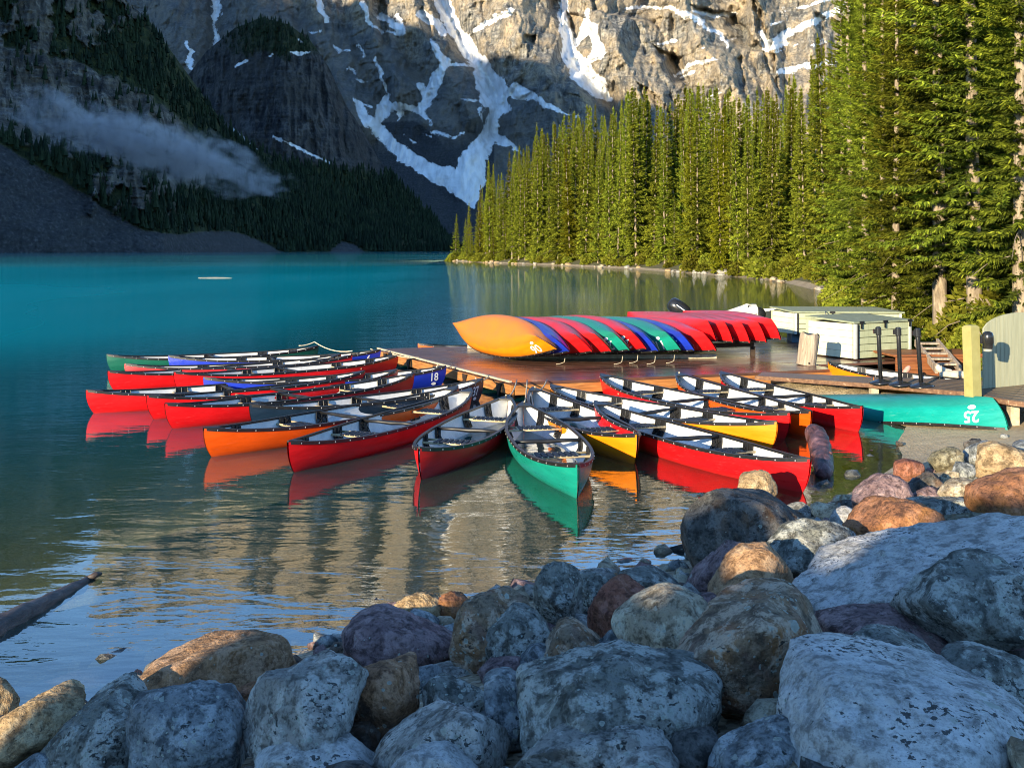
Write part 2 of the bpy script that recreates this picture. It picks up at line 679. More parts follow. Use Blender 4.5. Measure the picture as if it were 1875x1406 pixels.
def face_mesh(name, us, base, top, nv, depth_fn, mat, masks, back=400.0):
    """a mountain side as a sheet of real depth with a rear slope: columns run from the valley to the crest"""
    U = np.repeat(us[None, :], nv, 0)
    V = np.repeat(np.linspace(0, 1, nv)[:, None], len(us), 1)
    by, ty = base(us), top(us)
    Y = by[None, :] + (ty - by)[None, :] * V
    D = depth_fn(U, Y, V)
    X = (U - CX) * D / F
    Z = EYE - (Y - HY) * D / F
    # rear slope
    rows_x, rows_y, rows_z = [X], [D], [Z]
    for k, q in enumerate((0.35, 1.0)):
        rows_x.append((X[-1] + 0.15 * back * q)[None, :])
        rows_y.append((D[-1] + back * q)[None, :])
        rows_z.append((Z[-1] * (1 - 0.75 * q))[None, :])
    PXX, PYY, PZZ = np.vstack(rows_x), np.vstack(rows_y), np.vstack(rows_z)
    me = mesh_np(name, np.stack([PXX.ravel(), PYY.ravel(), PZZ.ravel()], 1), grid_faces(*PXX.shape), True, mat)
    for k, fn in masks.items():
        a = fn(U, Y)
        a = np.vstack([a, a[-1:], a[-1:]])
        attr(me, k, a)
    o = link(name, me)
    tag(o, kind='structure')
    return U, Y, D, X, Z


def bump_lines(U, Y, lines):
    r = np.zeros(U.shape)
    for (w, h, pts) in lines:
        d, _ = seg_dist(U, Y, pts)
        r = np.maximum(r, h * np.clip(1 - d / w, 0, 1) ** 0.9)
    return r


def noise_uv(U, Y, su, sy, o=4, seed=0.0, ridged=False, gain=0.5):
    p = np.stack([U.ravel() * su, Y.ravel() * sy, np.full(U.size, seed)], 1)
    return fbm(p, o, gain, ridged).reshape(U.shape)


# ---- the headwall at the end of the valley
COULOIR = [(806, -60, 34), (808, 0, 30), (830, 50, 26), (858, 90, 26), (880, 120, 30), (895, 150, 50), (906, 180, 58), (912, 197, 44), (904, 216, 20),
           (900, 240, 26), (884, 268, 36), (864, 300, 50), (860, 330, 62), (866, 376, 12)]
APRON = [(650, 178, 4), (665, 210, 18), (700, 246, 24), (740, 284, 26), (790, 315, 30), (830, 330, 42), (850, 350, 36), (868, 378, 8)]
RIGHTC = [(1028, -40, 12), (1030, 0, 16), (1036, 60, 24), (1044, 100, 30), (1062, 130, 42), (1092, 160, 38), (1112, 178, 16)]
SNOW = [COULOIR, APRON, RIGHTC,
        [(706, 180, 14), (702, 205, 26), (690, 226, 10)], [(700, 198, 12), (735, 195, 14), (765, 202, 12), (790, 170, 24), (802, 140, 14), (815, 115, 18), (800, 95, 14), (790, 72, 6)],
        [(770, 158, 14), (786, 180, 20), (772, 205, 10), (792, 232, 4)], [(815, 118, 8), (850, 120, 5), (872, 122, 3)], [(735, 200, 10), (728, 222, 3)],
        [(576, -20, 10), (590, 18, 12), (598, 40, 5)], [(664, 8, 12), (672, 40, 6), (702, 62, 4)], [(690, 108, 5), (700, 150, 7), (714, 176, 3)], [(710, 60, 4), (735, 62, 4)],
        [(384, -30, 22), (398, 14, 16), (393, 44, 5), (398, 80, 10), (395, 110, 15), (385, 136, 12), (374, 166, 9), (370, 184, 4)],
        [(340, 76, 3), (350, 96, 8), (346, 120, 10), (354, 132, 3)], [(338, 146, 8), (350, 142, 4)], [(362, 118, 6), (392, 112, 6)],
        [(945, 168, 30), (975, 176, 14), (1010, 200, 7), (1062, 216, 3)], [(905, 252, 18), (936, 266, 8), (962, 292, 2)], [(880, 200, 5), (884, 222, 4)],
        [(868, 60, 6), (900, 38, 14), (935, 20, 12)], [(700, 30, 14), (735, 55, 16), (728, 28, 8)], [(770, 25, 14), (800, 45, 18), (812, 62, 14)],
        [(1076, 20, 10), (1070, 60, 18), (1052, 84, 10)], [(1085, 52, 16), (1098, 96, 22), (1072, 118, 12)], [(1150, 16, 5), (1225, 14, 5), (1255, 30, 12)],
        [(1255, 26, 10), (1285, 42, 12)], [(1268, 20, 5), (1300, 30, 8), (1345, 26, 6)], [(1205, 80, 4), (1240, 74, 7)], [(1260, 120, 6), (1310, 110, 6)],
        [(1392, 60, 12), (1402, 88, 14), (1440, 62, 14), (1490, 40, 14), (1560, 8, 12)], [(1400, 88, 8), (1440, 80, 12)], [(1425, 132, 10), (1480, 120, 10), (1545, 112, 8)],
        [(1290, 50, 6), (1320, 64, 8), (1330, 88, 4)], [(1236, 140, 4), (1262, 120, 8)], [(1460, 14, 5), (1540, -6, 6)],
        [(440, 260, 8), (470, 274, 4)], [(790, 240, 3), (830, 252, 5), (850, 244, 3)], [(846, 180, 3), (872, 188, 4)], [(740, 244, 2), (760, 262, 3)],
        [(620, 96, 3), (640, 94, 4)], [(655, 82, 5), (668, 104, 4)], [(640, 126, 4), (650, 136, 4)], [(566, 60, 4), (590, 58, 2)], [(612, 84, 3), (620, 92, 5)],
        [(655, 146, 3), (672, 150, 3)], [(668, 192, 2), (680, 198, 4)], [(790, 250, 3), (775, 246, 2)], [(1000, 190, 6), (1030, 205, 3)],
        [(866, 312, 3), (890, 240, 2)]]


def snow_mask(U, Y):
    s = np.full(U.shape, 0.0)
    jx = noise_uv(U, Y, 0.05, 0.05, 4, 3.0) * 10
    jy = noise_uv(U, Y, 0.05, 0.05, 4, 9.0) * 7
    for pts in SNOW:
        d, w = seg_dist(U + jx, Y + jy, pts)
        s = np.maximum(s, 0.5 + (w * 0.5 - d) * 0.06)
    # ledges on the sunlit wall and broken snow high up
    led = noise_uv(U + 0.9 * Y, Y + 0.32 * U, 0.012, 0.085, 4, 21.0) * 0.6 + noise_uv(U, Y, 0.02, 0.02, 3, 31.0) * 0.5
    right = np.clip((U - 1100) / 150, 0, 1) * np.clip((260 - Y) / 60, 0, 1)
    hi = np.clip((70 - Y) / 160, 0, 1) * np.clip((U - 540) / 120, 0, 1)
    s = np.maximum(s, 0.5 + (led - 0.30) * 1.3 * right - (1 - right))
    s = np.maximum(s, 0.5 + (led - 0.36 + 0.16 * hi) * 1.2 * hi - (1 - hi))
    # snow lies in the clefts between the ribs
    wu = U + 28 * noise_uv(U, Y, 0.010, 0.010, 4, 33.0)
    r2 = noise_uv(wu + 0.25 * Y, Y, 0.042, 0.014, 4, 6.0, True, 0.5)
    zone = np.clip((230 - Y) / 60, 0, 1) * np.clip((U - 520) / 120, 0, 1) * np.clip(0.4 + 1.5 * noise_uv(U, Y, 0.012, 0.012, 3, 36.0), 0, 1)
    s = np.maximum(s, 0.5 + (-0.16 - r2) * 2.2 * zone - 0.8 * (1 - zone))
    return np.clip(s, -0.3, 1.3)


RIDGES = [(95, 135, [(930, -180), (930, 20), (985, 110), (1015, 160), (1030, 230)]), (46, 70, [(868, -60), (880, 40), (900, 100)]),
          (70, 120, [(1105, -150), (1112, 20), (1130, 90), (1180, 165), (1210, 260)]), (40, 70, [(1170, 40), (1205, 120), (1250, 190)]),
          (70, 135, [(1252, -90), (1258, 20), (1285, 80), (1330, 140), (1390, 230)]), (36, 70, [(1330, 90), (1360, 110), (1420, 200)]),
          (44, 110, [(1376, -90), (1386, 10), (1398, 60), (1412, 120), (1425, 200)]), (60, 60, [(1500, -100), (1480, 60), (1470, 200)]),
          (52, 95, [(735, -180), (755, 20), (795, 90), (830, 160), (870, 215)]), (44, 80, [(640, -140), (672, 20), (690, 80), (735, 165)]),
          (46, 75, [(545, -120), (590, 40), (622, 150), (650, 230)]), (60, 80, [(440, -150), (470, 20), (520, 60)]), (44, 60, [(300, -60), (330, 60), (350, 150)]),
          (70, 60, [(840, 170), (835, 230), (850, 300)]), (60, 50, [(960, 200), (1010, 260), (1060, 330)])]
GULLY = [(26, 70, [(p[0], p[1]) for p in COULOIR[:10]]), (26, 70, [(p[0], p[1]) for p in RIGHTC]), (20, 60, [(398, -40), (396, 110), (372, 180)]),
         (14, 40, [(690, 0), (712, 180)]), (18, 50, [(1230, 20), (1238, 140)]), (16, 60, [(1424, 60), (1440, 180)])]


RECESS = [(150, [(1072, -40), (1190, -60), (1216, 36), (1210, 56), (1180, 40), (1118, 28), (1085, 20)]), (130, [(1262, 8), (1345, 24), (1374, 58), (1404, 100), (1345, 88), (1292, 44)]),
          (120, [(1192, 82), (1250, 104), (1266, 164), (1228, 142)]), (150, [(1372, -20), (1394, 16), (1420, 100), (1430, 180), (1402, 130), (1384, 60)]),
          (120, [(1036, 20), (1076, 30), (1098, 96), (1050, 84)]), (90, [(1000, -10), (1028, 0), (1034, 60), (1010, 30)]), (90, [(960, 60), (985, 66), (978, 84), (956, 78)]),
          (80, [(1165, 150), (1200, 170), (1250, 230), (1180, 210)]), (80, [(1345, 110), (1360, 100), (1372, 190), (1352, 170)]), (110, [(690, 0), (704, -20), (716, 90), (698, 80)]),
          (90, [(760, 20), (776, 10), (800, 80), (784, 76)]), (100, [(1490, 20), (1512, 30), (1510, 140), (1494, 110)])]


def head_depth(U, Y, V):
    D = 2250 + 1250 * np.clip((462 - Y) / 640.0, 0, 1.3) ** 0.85 + 250 * np.clip((U - 1100) / 400, 0, 1.5)
    calm = np.clip((Y - 190) / 120.0, 0, 1)                        # snow aprons and talus at the foot are smooth
    rel = 1.7 * bump_lines(U + 14 * noise_uv(U, Y, 0.03, 0.03, 4, 2.0), Y, RIDGES) - 1.3 * bump_lines(U, Y, GULLY)
    wu = U + 28 * noise_uv(U, Y, 0.010, 0.010, 4, 33.0)
    r1 = noise_uv(wu, Y + 0.2 * U, 0.014, 0.0055, 4, 5.0, True, 0.5)
    r2 = noise_uv(wu + 0.25 * Y, Y, 0.042, 0.014, 4, 6.0, True, 0.5)
    rel = rel + (75 * r1 + 26 * r2) * (1 - 0.75 * calm)
    rel = rel + 13 * noise_uv(U, Y, 0.12, 0.035, 4, 8.0, True, 0.55) * (1 - 0.85 * calm)
    st = Y + 0.24 * U + 55 * noise_uv(U, Y, 0.008, 0.008, 4, 12.0)      # dipping beds make broken steps
    amp = np.clip(0.25 + 1.6 * noise_uv(U, Y, 0.012, 0.02, 3, 15.0), 0, 1)
    rel = rel + 17 * amp * np.clip(1.7 * (((st + 12 * noise_uv(U, Y, 0.03, 0.03, 3, 18.0)) / 36.0) % 1.0), 0, 1) * (1 - calm)
    rel = rel + 6 * noise_uv(U, st, 0.012, 0.14, 4, 14.0) * (1 - calm)
    jx = U + 7 * noise_uv(U, Y, 0.06, 0.06, 4, 19.0)
    jy = Y + 7 * noise_uv(U, Y, 0.06, 0.06, 4, 20.0)
    for (h, poly) in RECESS:
        dd, _ = seg_dist(jx, jy, poly + poly[:1])
        rel = rel - 0.6 * h * np.where(inside(jx, jy, poly), np.clip(dd / 4.0, 0, 1), 0)
    return D - rel


def head_scree(U, Y):
    tri = np.array([(690, 225), (760, 222), (800, 250), (845, 315), (800, 318), (740, 282)])
    a = inside(U, Y, [tuple(p) for p in tri]).astype(float)
    b = np.clip((Y - (215 + 0.10 * np.abs(U - 860))) / 60, 0, 1) * (U < 905)
    return np.clip(np.maximum(a, b), 0, 1)


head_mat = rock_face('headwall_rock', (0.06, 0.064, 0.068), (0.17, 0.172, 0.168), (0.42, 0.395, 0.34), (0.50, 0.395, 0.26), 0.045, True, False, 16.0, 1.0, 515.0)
us = np.arange(170, 1760, 2.0)
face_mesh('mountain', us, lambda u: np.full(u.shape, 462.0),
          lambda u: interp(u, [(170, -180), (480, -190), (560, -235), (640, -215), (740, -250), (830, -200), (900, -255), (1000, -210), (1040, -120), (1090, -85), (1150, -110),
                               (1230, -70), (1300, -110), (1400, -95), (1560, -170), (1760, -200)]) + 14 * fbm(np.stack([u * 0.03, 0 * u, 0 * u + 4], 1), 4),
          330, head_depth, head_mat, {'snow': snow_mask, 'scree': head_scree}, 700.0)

# ---- the rounded buttress left of the snow chute
def but_top(u):
    return interp(u, [(300, 175), (328, 158), (352, 128), (380, 92), (430, 52), (480, 32), (530, 46), (570, 76), (600, 120), (615, 152), (628, 188), (650, 216),
                      (666, 256), (700, 300), (745, 350), (790, 396), (826, 440), (840, 455)]) + 3 * fbm(np.stack([u * 0.09, 0 * u, 0 * u + 1], 1), 3)


def but_depth(U, Y, V):
    D = 1750 + 300 * V ** 1.3 + 0.9 * np.abs(U - 520) + 0.0006 * (U - 520) ** 2
    wood = np.clip((Y - 285 - 0.12 * (U - 500)) / 40, 0, 1)
    rel = 34 * noise_uv(U, Y, 0.05, 0.012, 5, 41.0, True) * (1 - 0.8 * wood) + 22 * noise_uv(U, Y, 0.012, 0.012, 3, 43.0)
    rel = rel + 5 * noise_uv(U, Y, 0.02, 0.2, 3, 44.0) * (1 - wood)
    return D - rel


def but_wood(U, Y):
    n = 26 * noise_uv(U, Y, 0.03, 0.03, 4, 51.0)
    low = np.clip((Y - 292 - 0.10 * (U - 500) + n) / 14, 0, 1)
    crown = np.clip((108 - Y + n * 1.6) / 18, 0, 1) * np.clip((U - 400) / 60, 0, 1) * 0.85
    return np.maximum(low, crown)


BSNOW = [[(425, 235, 5), (446, 258, 9), (470, 274, 4)], [(500, 250, 4), (540, 268, 5), (575, 285, 4), (606, 300, 3)], [(532, 96, 4), (548, 98, 7), (566, 96, 3)],
         [(430, 122, 3), (452, 112, 6)], [(492, 104, 3), (500, 100, 3)], [(545, 72, 2), (556, 80, 2)]]


def but_snow(U, Y):
    s = np.zeros(U.shape)
    for pts in BSNOW:
        d, w = seg_dist(U, Y, pts)
        s = np.maximum(s, 0.5 + (w * 0.5 - d) * 0.07)
    return s


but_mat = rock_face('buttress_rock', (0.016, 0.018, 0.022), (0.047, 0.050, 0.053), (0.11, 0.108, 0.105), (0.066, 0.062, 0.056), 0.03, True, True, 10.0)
us2 = np.arange(296, 842, 2.0)
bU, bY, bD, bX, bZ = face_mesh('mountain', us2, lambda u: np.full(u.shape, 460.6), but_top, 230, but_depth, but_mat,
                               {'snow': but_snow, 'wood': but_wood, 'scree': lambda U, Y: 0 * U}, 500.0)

# ---- the near wall on the left with its cliff band, talus fan and forest
def lw_top(u):
    return interp(u, [(-420, -260), (-150, -225), (60, -190), (140, -112), (200, -40), (229, 0), (273, 38), (307, 102), (334, 150), (375, 191), (410, 232), (468, 272), (540, 306),
                      (620, 345), (700, 388), (760, 414), (832, 446)]) + 3 * fbm(np.stack([u * 0.08, 0 * u, 0 * u + 2], 1), 3)


def lw_D0(u):
    return interp(u, [(-420, 800), (-150, 860), (300, 1050), (500, 1400), (740, 1650), (832, 1700)])


CLIFF_T = [(-420, 40), (0, 84), (150, 112), (280, 172), (350, 240), (420, 318), (470, 345)]
CLIFF_B = [(-420, 230), (0, 250), (100, 285), (200, 300), (350, 345), (420, 340), (470, 350)]


def lw_cliff(U, Y):
    n = 22 * noise_uv(U, Y, 0.03, 0.03, 4, 61.0)
    a = np.clip((Y - interp(U, CLIFF_T) + n) / 8, 0, 1) * np.clip((interp(U, CLIFF_B) - Y + n) / 10, 0, 1)
    b = np.clip((Y - 305 + n) / 8, 0, 1) * np.clip((395 - Y + n) / 8, 0, 1) * np.clip((U - 150) / 20, 0, 1) * np.clip((330 - U + n) / 12, 0, 1) * (noise_uv(U, Y, 0.03, 0.02, 3, 66.0) > -0.05)
    hi = np.clip((60 - Y + 2.2 * n + 0.35 * (230 - U)) / 14, 0, 1) * (noise_uv(U, Y, 0.022, 0.022, 3, 63.0) > -0.08)
    return np.clip(np.maximum(np.maximum(a, b), hi), 0, 1)


def lw_scree(U, Y):
    n = 5 * noise_uv(U, Y, 0.03, 0.03, 3, 71.0)
    line = interp(U, [(-420, 180), (0, 262), (80, 310), (150, 352), (240, 408), (320, 452), (345, 462)])
    a = np.clip((Y - line + n) / 3, 0, 1)
    b = np.clip((Y - interp(U, [(240, 420), (330, 428), (420, 420), (470, 436), (520, 462)]) + n) / 3, 0, 1) * (U > 230) * (U < 520)
    c = np.clip((Y - interp(U, [(600, 462), (625, 440), (650, 446), (670, 462)])) / 3, 0, 1) * (U > 600) * (U < 670)
    return np.clip(np.maximum(np.maximum(a, b), c), 0, 1)


def lw_wood(U, Y):
    return np.clip(1 - np.maximum(lw_cliff(U, Y), lw_scree(U, Y)), 0, 1)


def lw_depth(U, Y, V):
    D = lw_D0(U) + (330 + 0.0 * U) * V ** 1.1
    cl = lw_cliff(U, Y)
    D = D + 70 * np.clip((interp(U, CLIFF_B) - Y) / 40, 0, 1)      # the cliff stands behind the talus
    rel = 24 * noise_uv(U, Y, 0.035, 0.008, 5, 81.0, True) * cl + 18 * noise_uv(U, Y, 0.012, 0.012, 4, 83.0)
    rel = rel + 6 * noise_uv(U, Y, 0.012, 0.16, 3, 84.0) * cl + 2.0 * noise_uv(U, Y, 0.2, 0.2, 3, 86.0)
    return D - rel


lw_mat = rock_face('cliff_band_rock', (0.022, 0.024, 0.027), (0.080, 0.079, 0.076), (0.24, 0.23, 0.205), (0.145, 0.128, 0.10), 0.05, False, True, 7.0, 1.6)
us3 = np.arange(-420, 834, 2.5)
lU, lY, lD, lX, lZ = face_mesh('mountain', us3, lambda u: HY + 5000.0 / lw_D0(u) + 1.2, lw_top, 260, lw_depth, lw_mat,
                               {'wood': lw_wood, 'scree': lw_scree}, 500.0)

# ---- the massif beyond the left edge of the picture: its shadow lies over the valley
sx, sy = math.sin(SUN_AZ), math.cos(SUN_AZ)
CREST = [(-3600, 1300), (-2600, 1290), (-1990, 1200), (-1800, 1110), (-1640, 1035), (-1480, 1005), (-1349, 965), (-1230, 905), (-1014, 850), (-700, 620), (-480, 330), (-340, 20)]
pp = np.linspace(-3600, -335, 240)
hh = interp(pp, CREST) + 22 * fbm(np.stack([pp * 0.012, 0 * pp, 0 * pp + 7], 1), 5) * np.clip((-340 - pp) / 200, 0, 1)
rows = []
for ds, fz in ((-900, 0.0), (-420, 0.45), (-120, 0.86), (0, 1.0), (120, 0.86), (380, 0.42), (640, 0.0)):
    s = -300 + ds * np.clip(hh / 900.0, 0.1, 1.2)
    z = hh * fz + 25 * fbm(np.stack([pp * 0.01, s * 0.01, 0 * pp], 1), 4) * (0 < fz < 1)
    rows.append(np.stack([sx * s + sy * pp, sy * s - sx * pp, np.maximum(z, -2)], 1))
P = np.stack(rows, 0)
me = mesh_np('mountain', P.reshape(-1, 3), grid_faces(P.shape[0], P.shape[1]), False, lw_mat)
attr(me, 'wood', np.zeros(P.shape[0] * P.shape[1]))
attr(me, 'scree', np.zeros(P.shape[0] * P.shape[1]))
tag(link('mountain', me), kind='structure')

# ---- an unseen range added behind the viewpoint to cut low sky glow
pp = np.linspace(-200, 5200, 120)
hh = 300 + 70 * fbm(np.stack([pp * 0.003, 0 * pp, 0 * pp + 2], 1), 5) + 60 * np.clip((pp - 900) / 2000, 0, 1)
rows = []
for ds, fz in ((-900, 0.0), (-300, 0.7), (0, 1.0), (260, 0.72), (520, 0.35), (900, 0.0)):
    s = -2900 + ds - 0.12 * pp
    rows.append(np.stack([sx * s + sy * pp, sy * s - sx * pp, np.maximum(hh * fz + 18 * fbm(np.stack([pp * 0.01, 0 * pp + ds, 0 * pp], 1), 3) * (0 < fz < 1), -2)], 1))
P = np.stack(rows, 0)
me = mesh_np('mountain', P.reshape(-1, 3), grid_faces(P.shape[0], P.shape[1]), False, lw_mat)
attr(me, 'wood', np.ones(P.shape[0] * P.shape[1]))
attr(me, 'scree', np.zeros(P.shape[0] * P.shape[1]))
tag(link('mountain', me), kind='structure')

# ---- far forest on the shaded slopes: too many to count
def cone_forest(name, pts, hs, mat, label):
    n = len(pts)
    k = 6
    tiers = 2
    vs, fs = [], []
    ang = np.arange(k) * 2 * math.pi / k
    base = 0
    rr = RNG.random(n)
    V = np.zeros((n, tiers * (k + 1), 3))
    for ti, (z0, z1, r) in enumerate(((0.06, 0.72, 0.17), (0.42, 1.0, 0.12))):
        o = ti * (k + 1)
        a = ang[None, :] + rr[:, None] * 6
        jit = 0.75 + 0.5 * RNG.random((n, k))
        V[:, o:o + k, 0] = np.cos(a) * r * jit * hs[:, None]
        V[:, o:o + k, 1] = np.sin(a) * r * jit * hs[:, None]
        V[:, o:o + k, 2] = (z0 + 0.10 * RNG.random((n, k))) * hs[:, None]
        V[:, o + k, 2] = z1 * hs
    V += np.asarray(pts)[:, None, :]
    f = []
    for ti in range(tiers):
        o = ti * (k + 1)
        for i in range(k):
            f.append((o + i, o + (i + 1) % k, o + k))
    f = np.array(f)
    Fs = (f[None, :, :] + (np.arange(n) * tiers * (k + 1))[:, None, None]).reshape(-1, 3)
    me = mesh_np(name, V.reshape(-1, 3), Fs, False, mat)
    o = link(name, me)
    tag(o, label, 'forest', kind='stuff')


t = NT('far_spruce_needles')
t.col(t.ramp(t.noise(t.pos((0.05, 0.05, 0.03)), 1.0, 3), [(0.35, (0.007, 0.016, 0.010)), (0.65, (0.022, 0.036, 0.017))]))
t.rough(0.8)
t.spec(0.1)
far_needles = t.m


def scatter(X, D, Z, dens, n, seed):
    r = np.random.default_rng(seed)
    idx = np.flatnonzero(r.random(dens.size) < dens.ravel() * n / max(dens.sum(), 1))
    p = np.stack([X.ravel()[idx], D.ravel()[idx], Z.ravel()[idx]], 1)
    p[:, 0] += r.normal(size=len(idx)) * 3
    p[:, 1] += r.normal(size=len(idx)) * 2 - 2
    p[:, 2] -= 1.0
    return p, r


clump = np.clip(0.55 + 1.6 * noise_uv(lU, lY, 0.05, 0.03, 3, 91.0), 0, 1)
vis = (lU > -40) * (lY > -120) * (lY < 461)
p1, r1 = scatter(lX, lD, lZ, np.clip(lw_wood(lU, lY), 0, 1) * clump * vis + 0.04 * lw_cliff(lU, lY) * vis, 7500, 5)
h1 = 6 + 15 * r1.random(len(p1)) ** 1.3
wd = but_wood(bU, bY)
p2, r2 = scatter(bX, bD, bZ, wd * np.clip(0.6 + 1.3 * noise_uv(bU, bY, 0.05, 0.03, 3, 92.0), 0, 1), 6500, 6)
h2 = (7 + 15 * r2.random(len(p2)) ** 1.3) * np.where(p2[:, 2] > 250, 0.7, 1.0)
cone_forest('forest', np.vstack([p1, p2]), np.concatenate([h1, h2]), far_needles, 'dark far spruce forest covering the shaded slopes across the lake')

# ---- mist lying along the cliffs on the left
mist_me = bpy.data.meshes.new('mist')
bmm = bmesh.new()
bmesh.ops.create_icosphere(bmm, subdivisions=3, radius=1.0)
bmm.to_mesh(mist_me)
bmm.free()
t = NT('mist_vapour')
t.t.nodes.remove(t.b)
v = t.coord('Object')
ln = t.n('VectorMath', operation='LENGTH')
wn_ = t.n('TexNoise')
wn_.inputs['Scale'].default_value = 1.0
wn_.inputs['Detail'].default_value = 5
t.l(t.coord('Object', (6, 2.0, 2.0)), wn_.inputs['Vector'])
wsub = t.n('VectorMath', operation='SUBTRACT')
t.l(wn_.outputs['Color'], wsub.inputs[0])
wsub.inputs[1].default_value = (0.5, 0.5, 0.5)
wmul = t.n('VectorMath', operation='MULTIPLY')
t.l(wsub.outputs[0], wmul.inputs[0])
wmul.inputs[1].default_value = (0.7, 1.4, 1.9)
wadd = t.n('VectorMath', operation='ADD')
t.l(v, wadd.inputs[0])
t.l(wmul.outputs[0], wadd.inputs[1])
t.l(wadd.outputs[0], ln.inputs[0])
fall = t.ramp(ln.outputs['Value'], [(0.05, 1.0), (0.35, 0.45), (0.75, 0.0)])
nn = t.noise(t.coord('Object', (7, 1.2, 1.5)), 1.4, 6, 0.68, 1.2)
den = t.math('MULTIPLY', fall, t.ramp(nn, [(0.40, 0.0), (0.70, 1.0)]))
pv = t.n('VolumePrincipled')
pv.inputs['Color'].default_value = (0.9, 0.93, 1.0, 1)
pv.inputs['Anisotropy'].default_value = 0.2
t.l(t.math('MULTIPLY', den, 0.36), pv.inputs['Density'])
t.l(pv.outputs[0], t.out.inputs['Volume'])
a, b = PD(-60, 165, 800), PD(560, 352, 1050)
mo = link('mist', mist_me, None, t.m)
mo.location = (a + b) / 2
dv = (b - a)
xa = dv.normalized()
ya = Vector((0, 0, 1)).cross(xa).normalized()
za = xa.cross(ya)
mo.matrix_world = Matrix.Translation((a + b) / 2) @ Matrix((xa, ya, za)).transposed().to_4x4() @ Matrix.Diagonal((dv.length * 0.58, 34, 32, 1))
tag(mo, 'thin band of pale mist drifting along the shaded cliffs', 'mist', kind='stuff')
# ------------------------------------------------------------------ canoes
CL, CB = 4.65, 0.86     # length and beam


def hull_pt(s, q, side, inset=0.0):
    """point of the hull: s along the boat -1..1, q from keel 0 to rim 1, side -1 or 1"""
    a = abs(s)
    b = CB / 2 * (1 - a ** 2.35) ** 0.95 + 0.012
    zr = 0.245 + 0.115 * a ** 3.2
    zk = -0.10 + 0.035 * a ** 4
    b = max(b - inset, 0.003)
    zk += inset
    e = 2.0 / (2.7 - 1.25 * a ** 1.5)
    th = q * math.pi / 2
    y = b * math.sin(th) ** e
    z = zk + (zr - zk) * (1 - max(math.cos(th), 0) ** e)
    qq = (z - zk) / (zr - zk)
    x = s * (CL / 2 - inset * 1.5) - math.copysign(0.17 * a ** 9 * (1 - qq) ** 2.4, s)
    # slight tumblehome amidships
    y *= 1 - 0.035 * (1 - a) * max(0, qq - 0.6) / 0.4
    return Vector((x, side * y, z))


def hull_mesh(name, inset, flip):
    ns, nq = 44, 12
    ss = [-math.cos(math.pi * i / ns) for i in range(ns + 1)]
    ss = [0.55 * x + 0.45 * (-1 + 2 * i / ns) for i, x in enumerate(ss)]
    V, Fc = [], []
    row = 2 * nq + 1
    for s in ss:
        for j in range(-nq, nq + 1):
            V.append(hull_pt(s, abs(j) / nq, 1 if j >= 0 else -1, inset))
    for i in range(ns):
        for j in range(row - 1):
            f = (i * row + j, i * row + j + 1, (i + 1) * row + j + 1, (i + 1) * row + j)
            Fc.append(f[::-1] if flip else f)
    m = bpy.data.meshes.new(name)
    m.from_pydata([tuple(v) for v in V], [], Fc)
    m.polygons.foreach_set('use_smooth', [True] * len(m.polygons))
    m.update()
    return m


def rim(s, side, dy=0.0, dz=0.0):
    p = hull_pt(s, 1, side)
    return Vector((p.x, p.y + side * dy, p.z + dz))


def gunwale_mesh(side):
    b = MB()
    n = 40
    V, Fc = [], []
    for i in range(n + 1):
        s = -1 + 2 * i / n
        p = rim(s, side)
        for (dy, dz) in ((0.014, -0.028), (0.016, 0.010), (-0.022, 0.012), (-0.022, -0.016)):
            V.append((p.x, side * max(abs(p.y) + dy, 0.0) if abs(s) < 1 else side * max(dy, 0) * 0.6, p.z + dz))
    for i in range(n):
        for k in range(4):
            k2 = (k + 1) % 4
            Fc.append((i * 4 + k, i * 4 + k2, (i + 1) * 4 + k2, (i + 1) * 4 + k))
    b.add(V, Fc)
    return b.mesh('gunwale')


def deck_mesh(end):
    b = MB()
    top, bot = [], []
    for (s, sd) in ((0.998, 1), (0.95, 1), (0.90, 1), (0.90, -1), (0.95, -1), (0.998, -1)):
        p = rim(s * end, sd, -0.005, 0.016)
        top.append(p)
        bot.append(p - Vector((0, 0, 0.02)))
    n = len(top)
    b.add(top + bot, [tuple(range(n)), tuple(range(2 * n - 1, n - 1, -1))] + [(i, (i + 1) % n, n + (i + 1) % n, n + i) for i in range(n)])
    return b.mesh('deck_plate')


def seat_meshes(x, depth=0.24):
    """seat frame of pale rails, dark webbing between"""
    fr, wb = MB(), MB()
    s = x / (CL / 2)
    hw = hull_pt(s, 1, 1).y
    z = hull_pt(s, 1, 1).z - 0.075
    for dx in (-depth / 2, depth / 2):
        fr.tube([(x + dx, -hw + 0.02, z), (x + dx, hw - 0.02, z)], 0.016, 8)
    ww = hw * 0.60
    for dy in (-ww, ww):
        fr.tube([(x - depth / 2, dy, z), (x + depth / 2, dy, z)], 0.014, 6)
    k = 7
    for i in range(k):
        y = -ww + (i + 0.5) * 2 * ww / k
        wb.box((x, y, z + 0.012), (depth + 0.05, 2 * ww / k * 0.72, 0.012))
    for i in range(4):
        xx_ = x - depth / 2 + (i + 0.5) * depth / 4
        wb.box((xx_, 0, z + 0.004), (depth / 4 * 0.75, 2 * ww * 0.98, 0.012))
    return fr.mesh('seat_frame', True), wb.mesh('webbing')


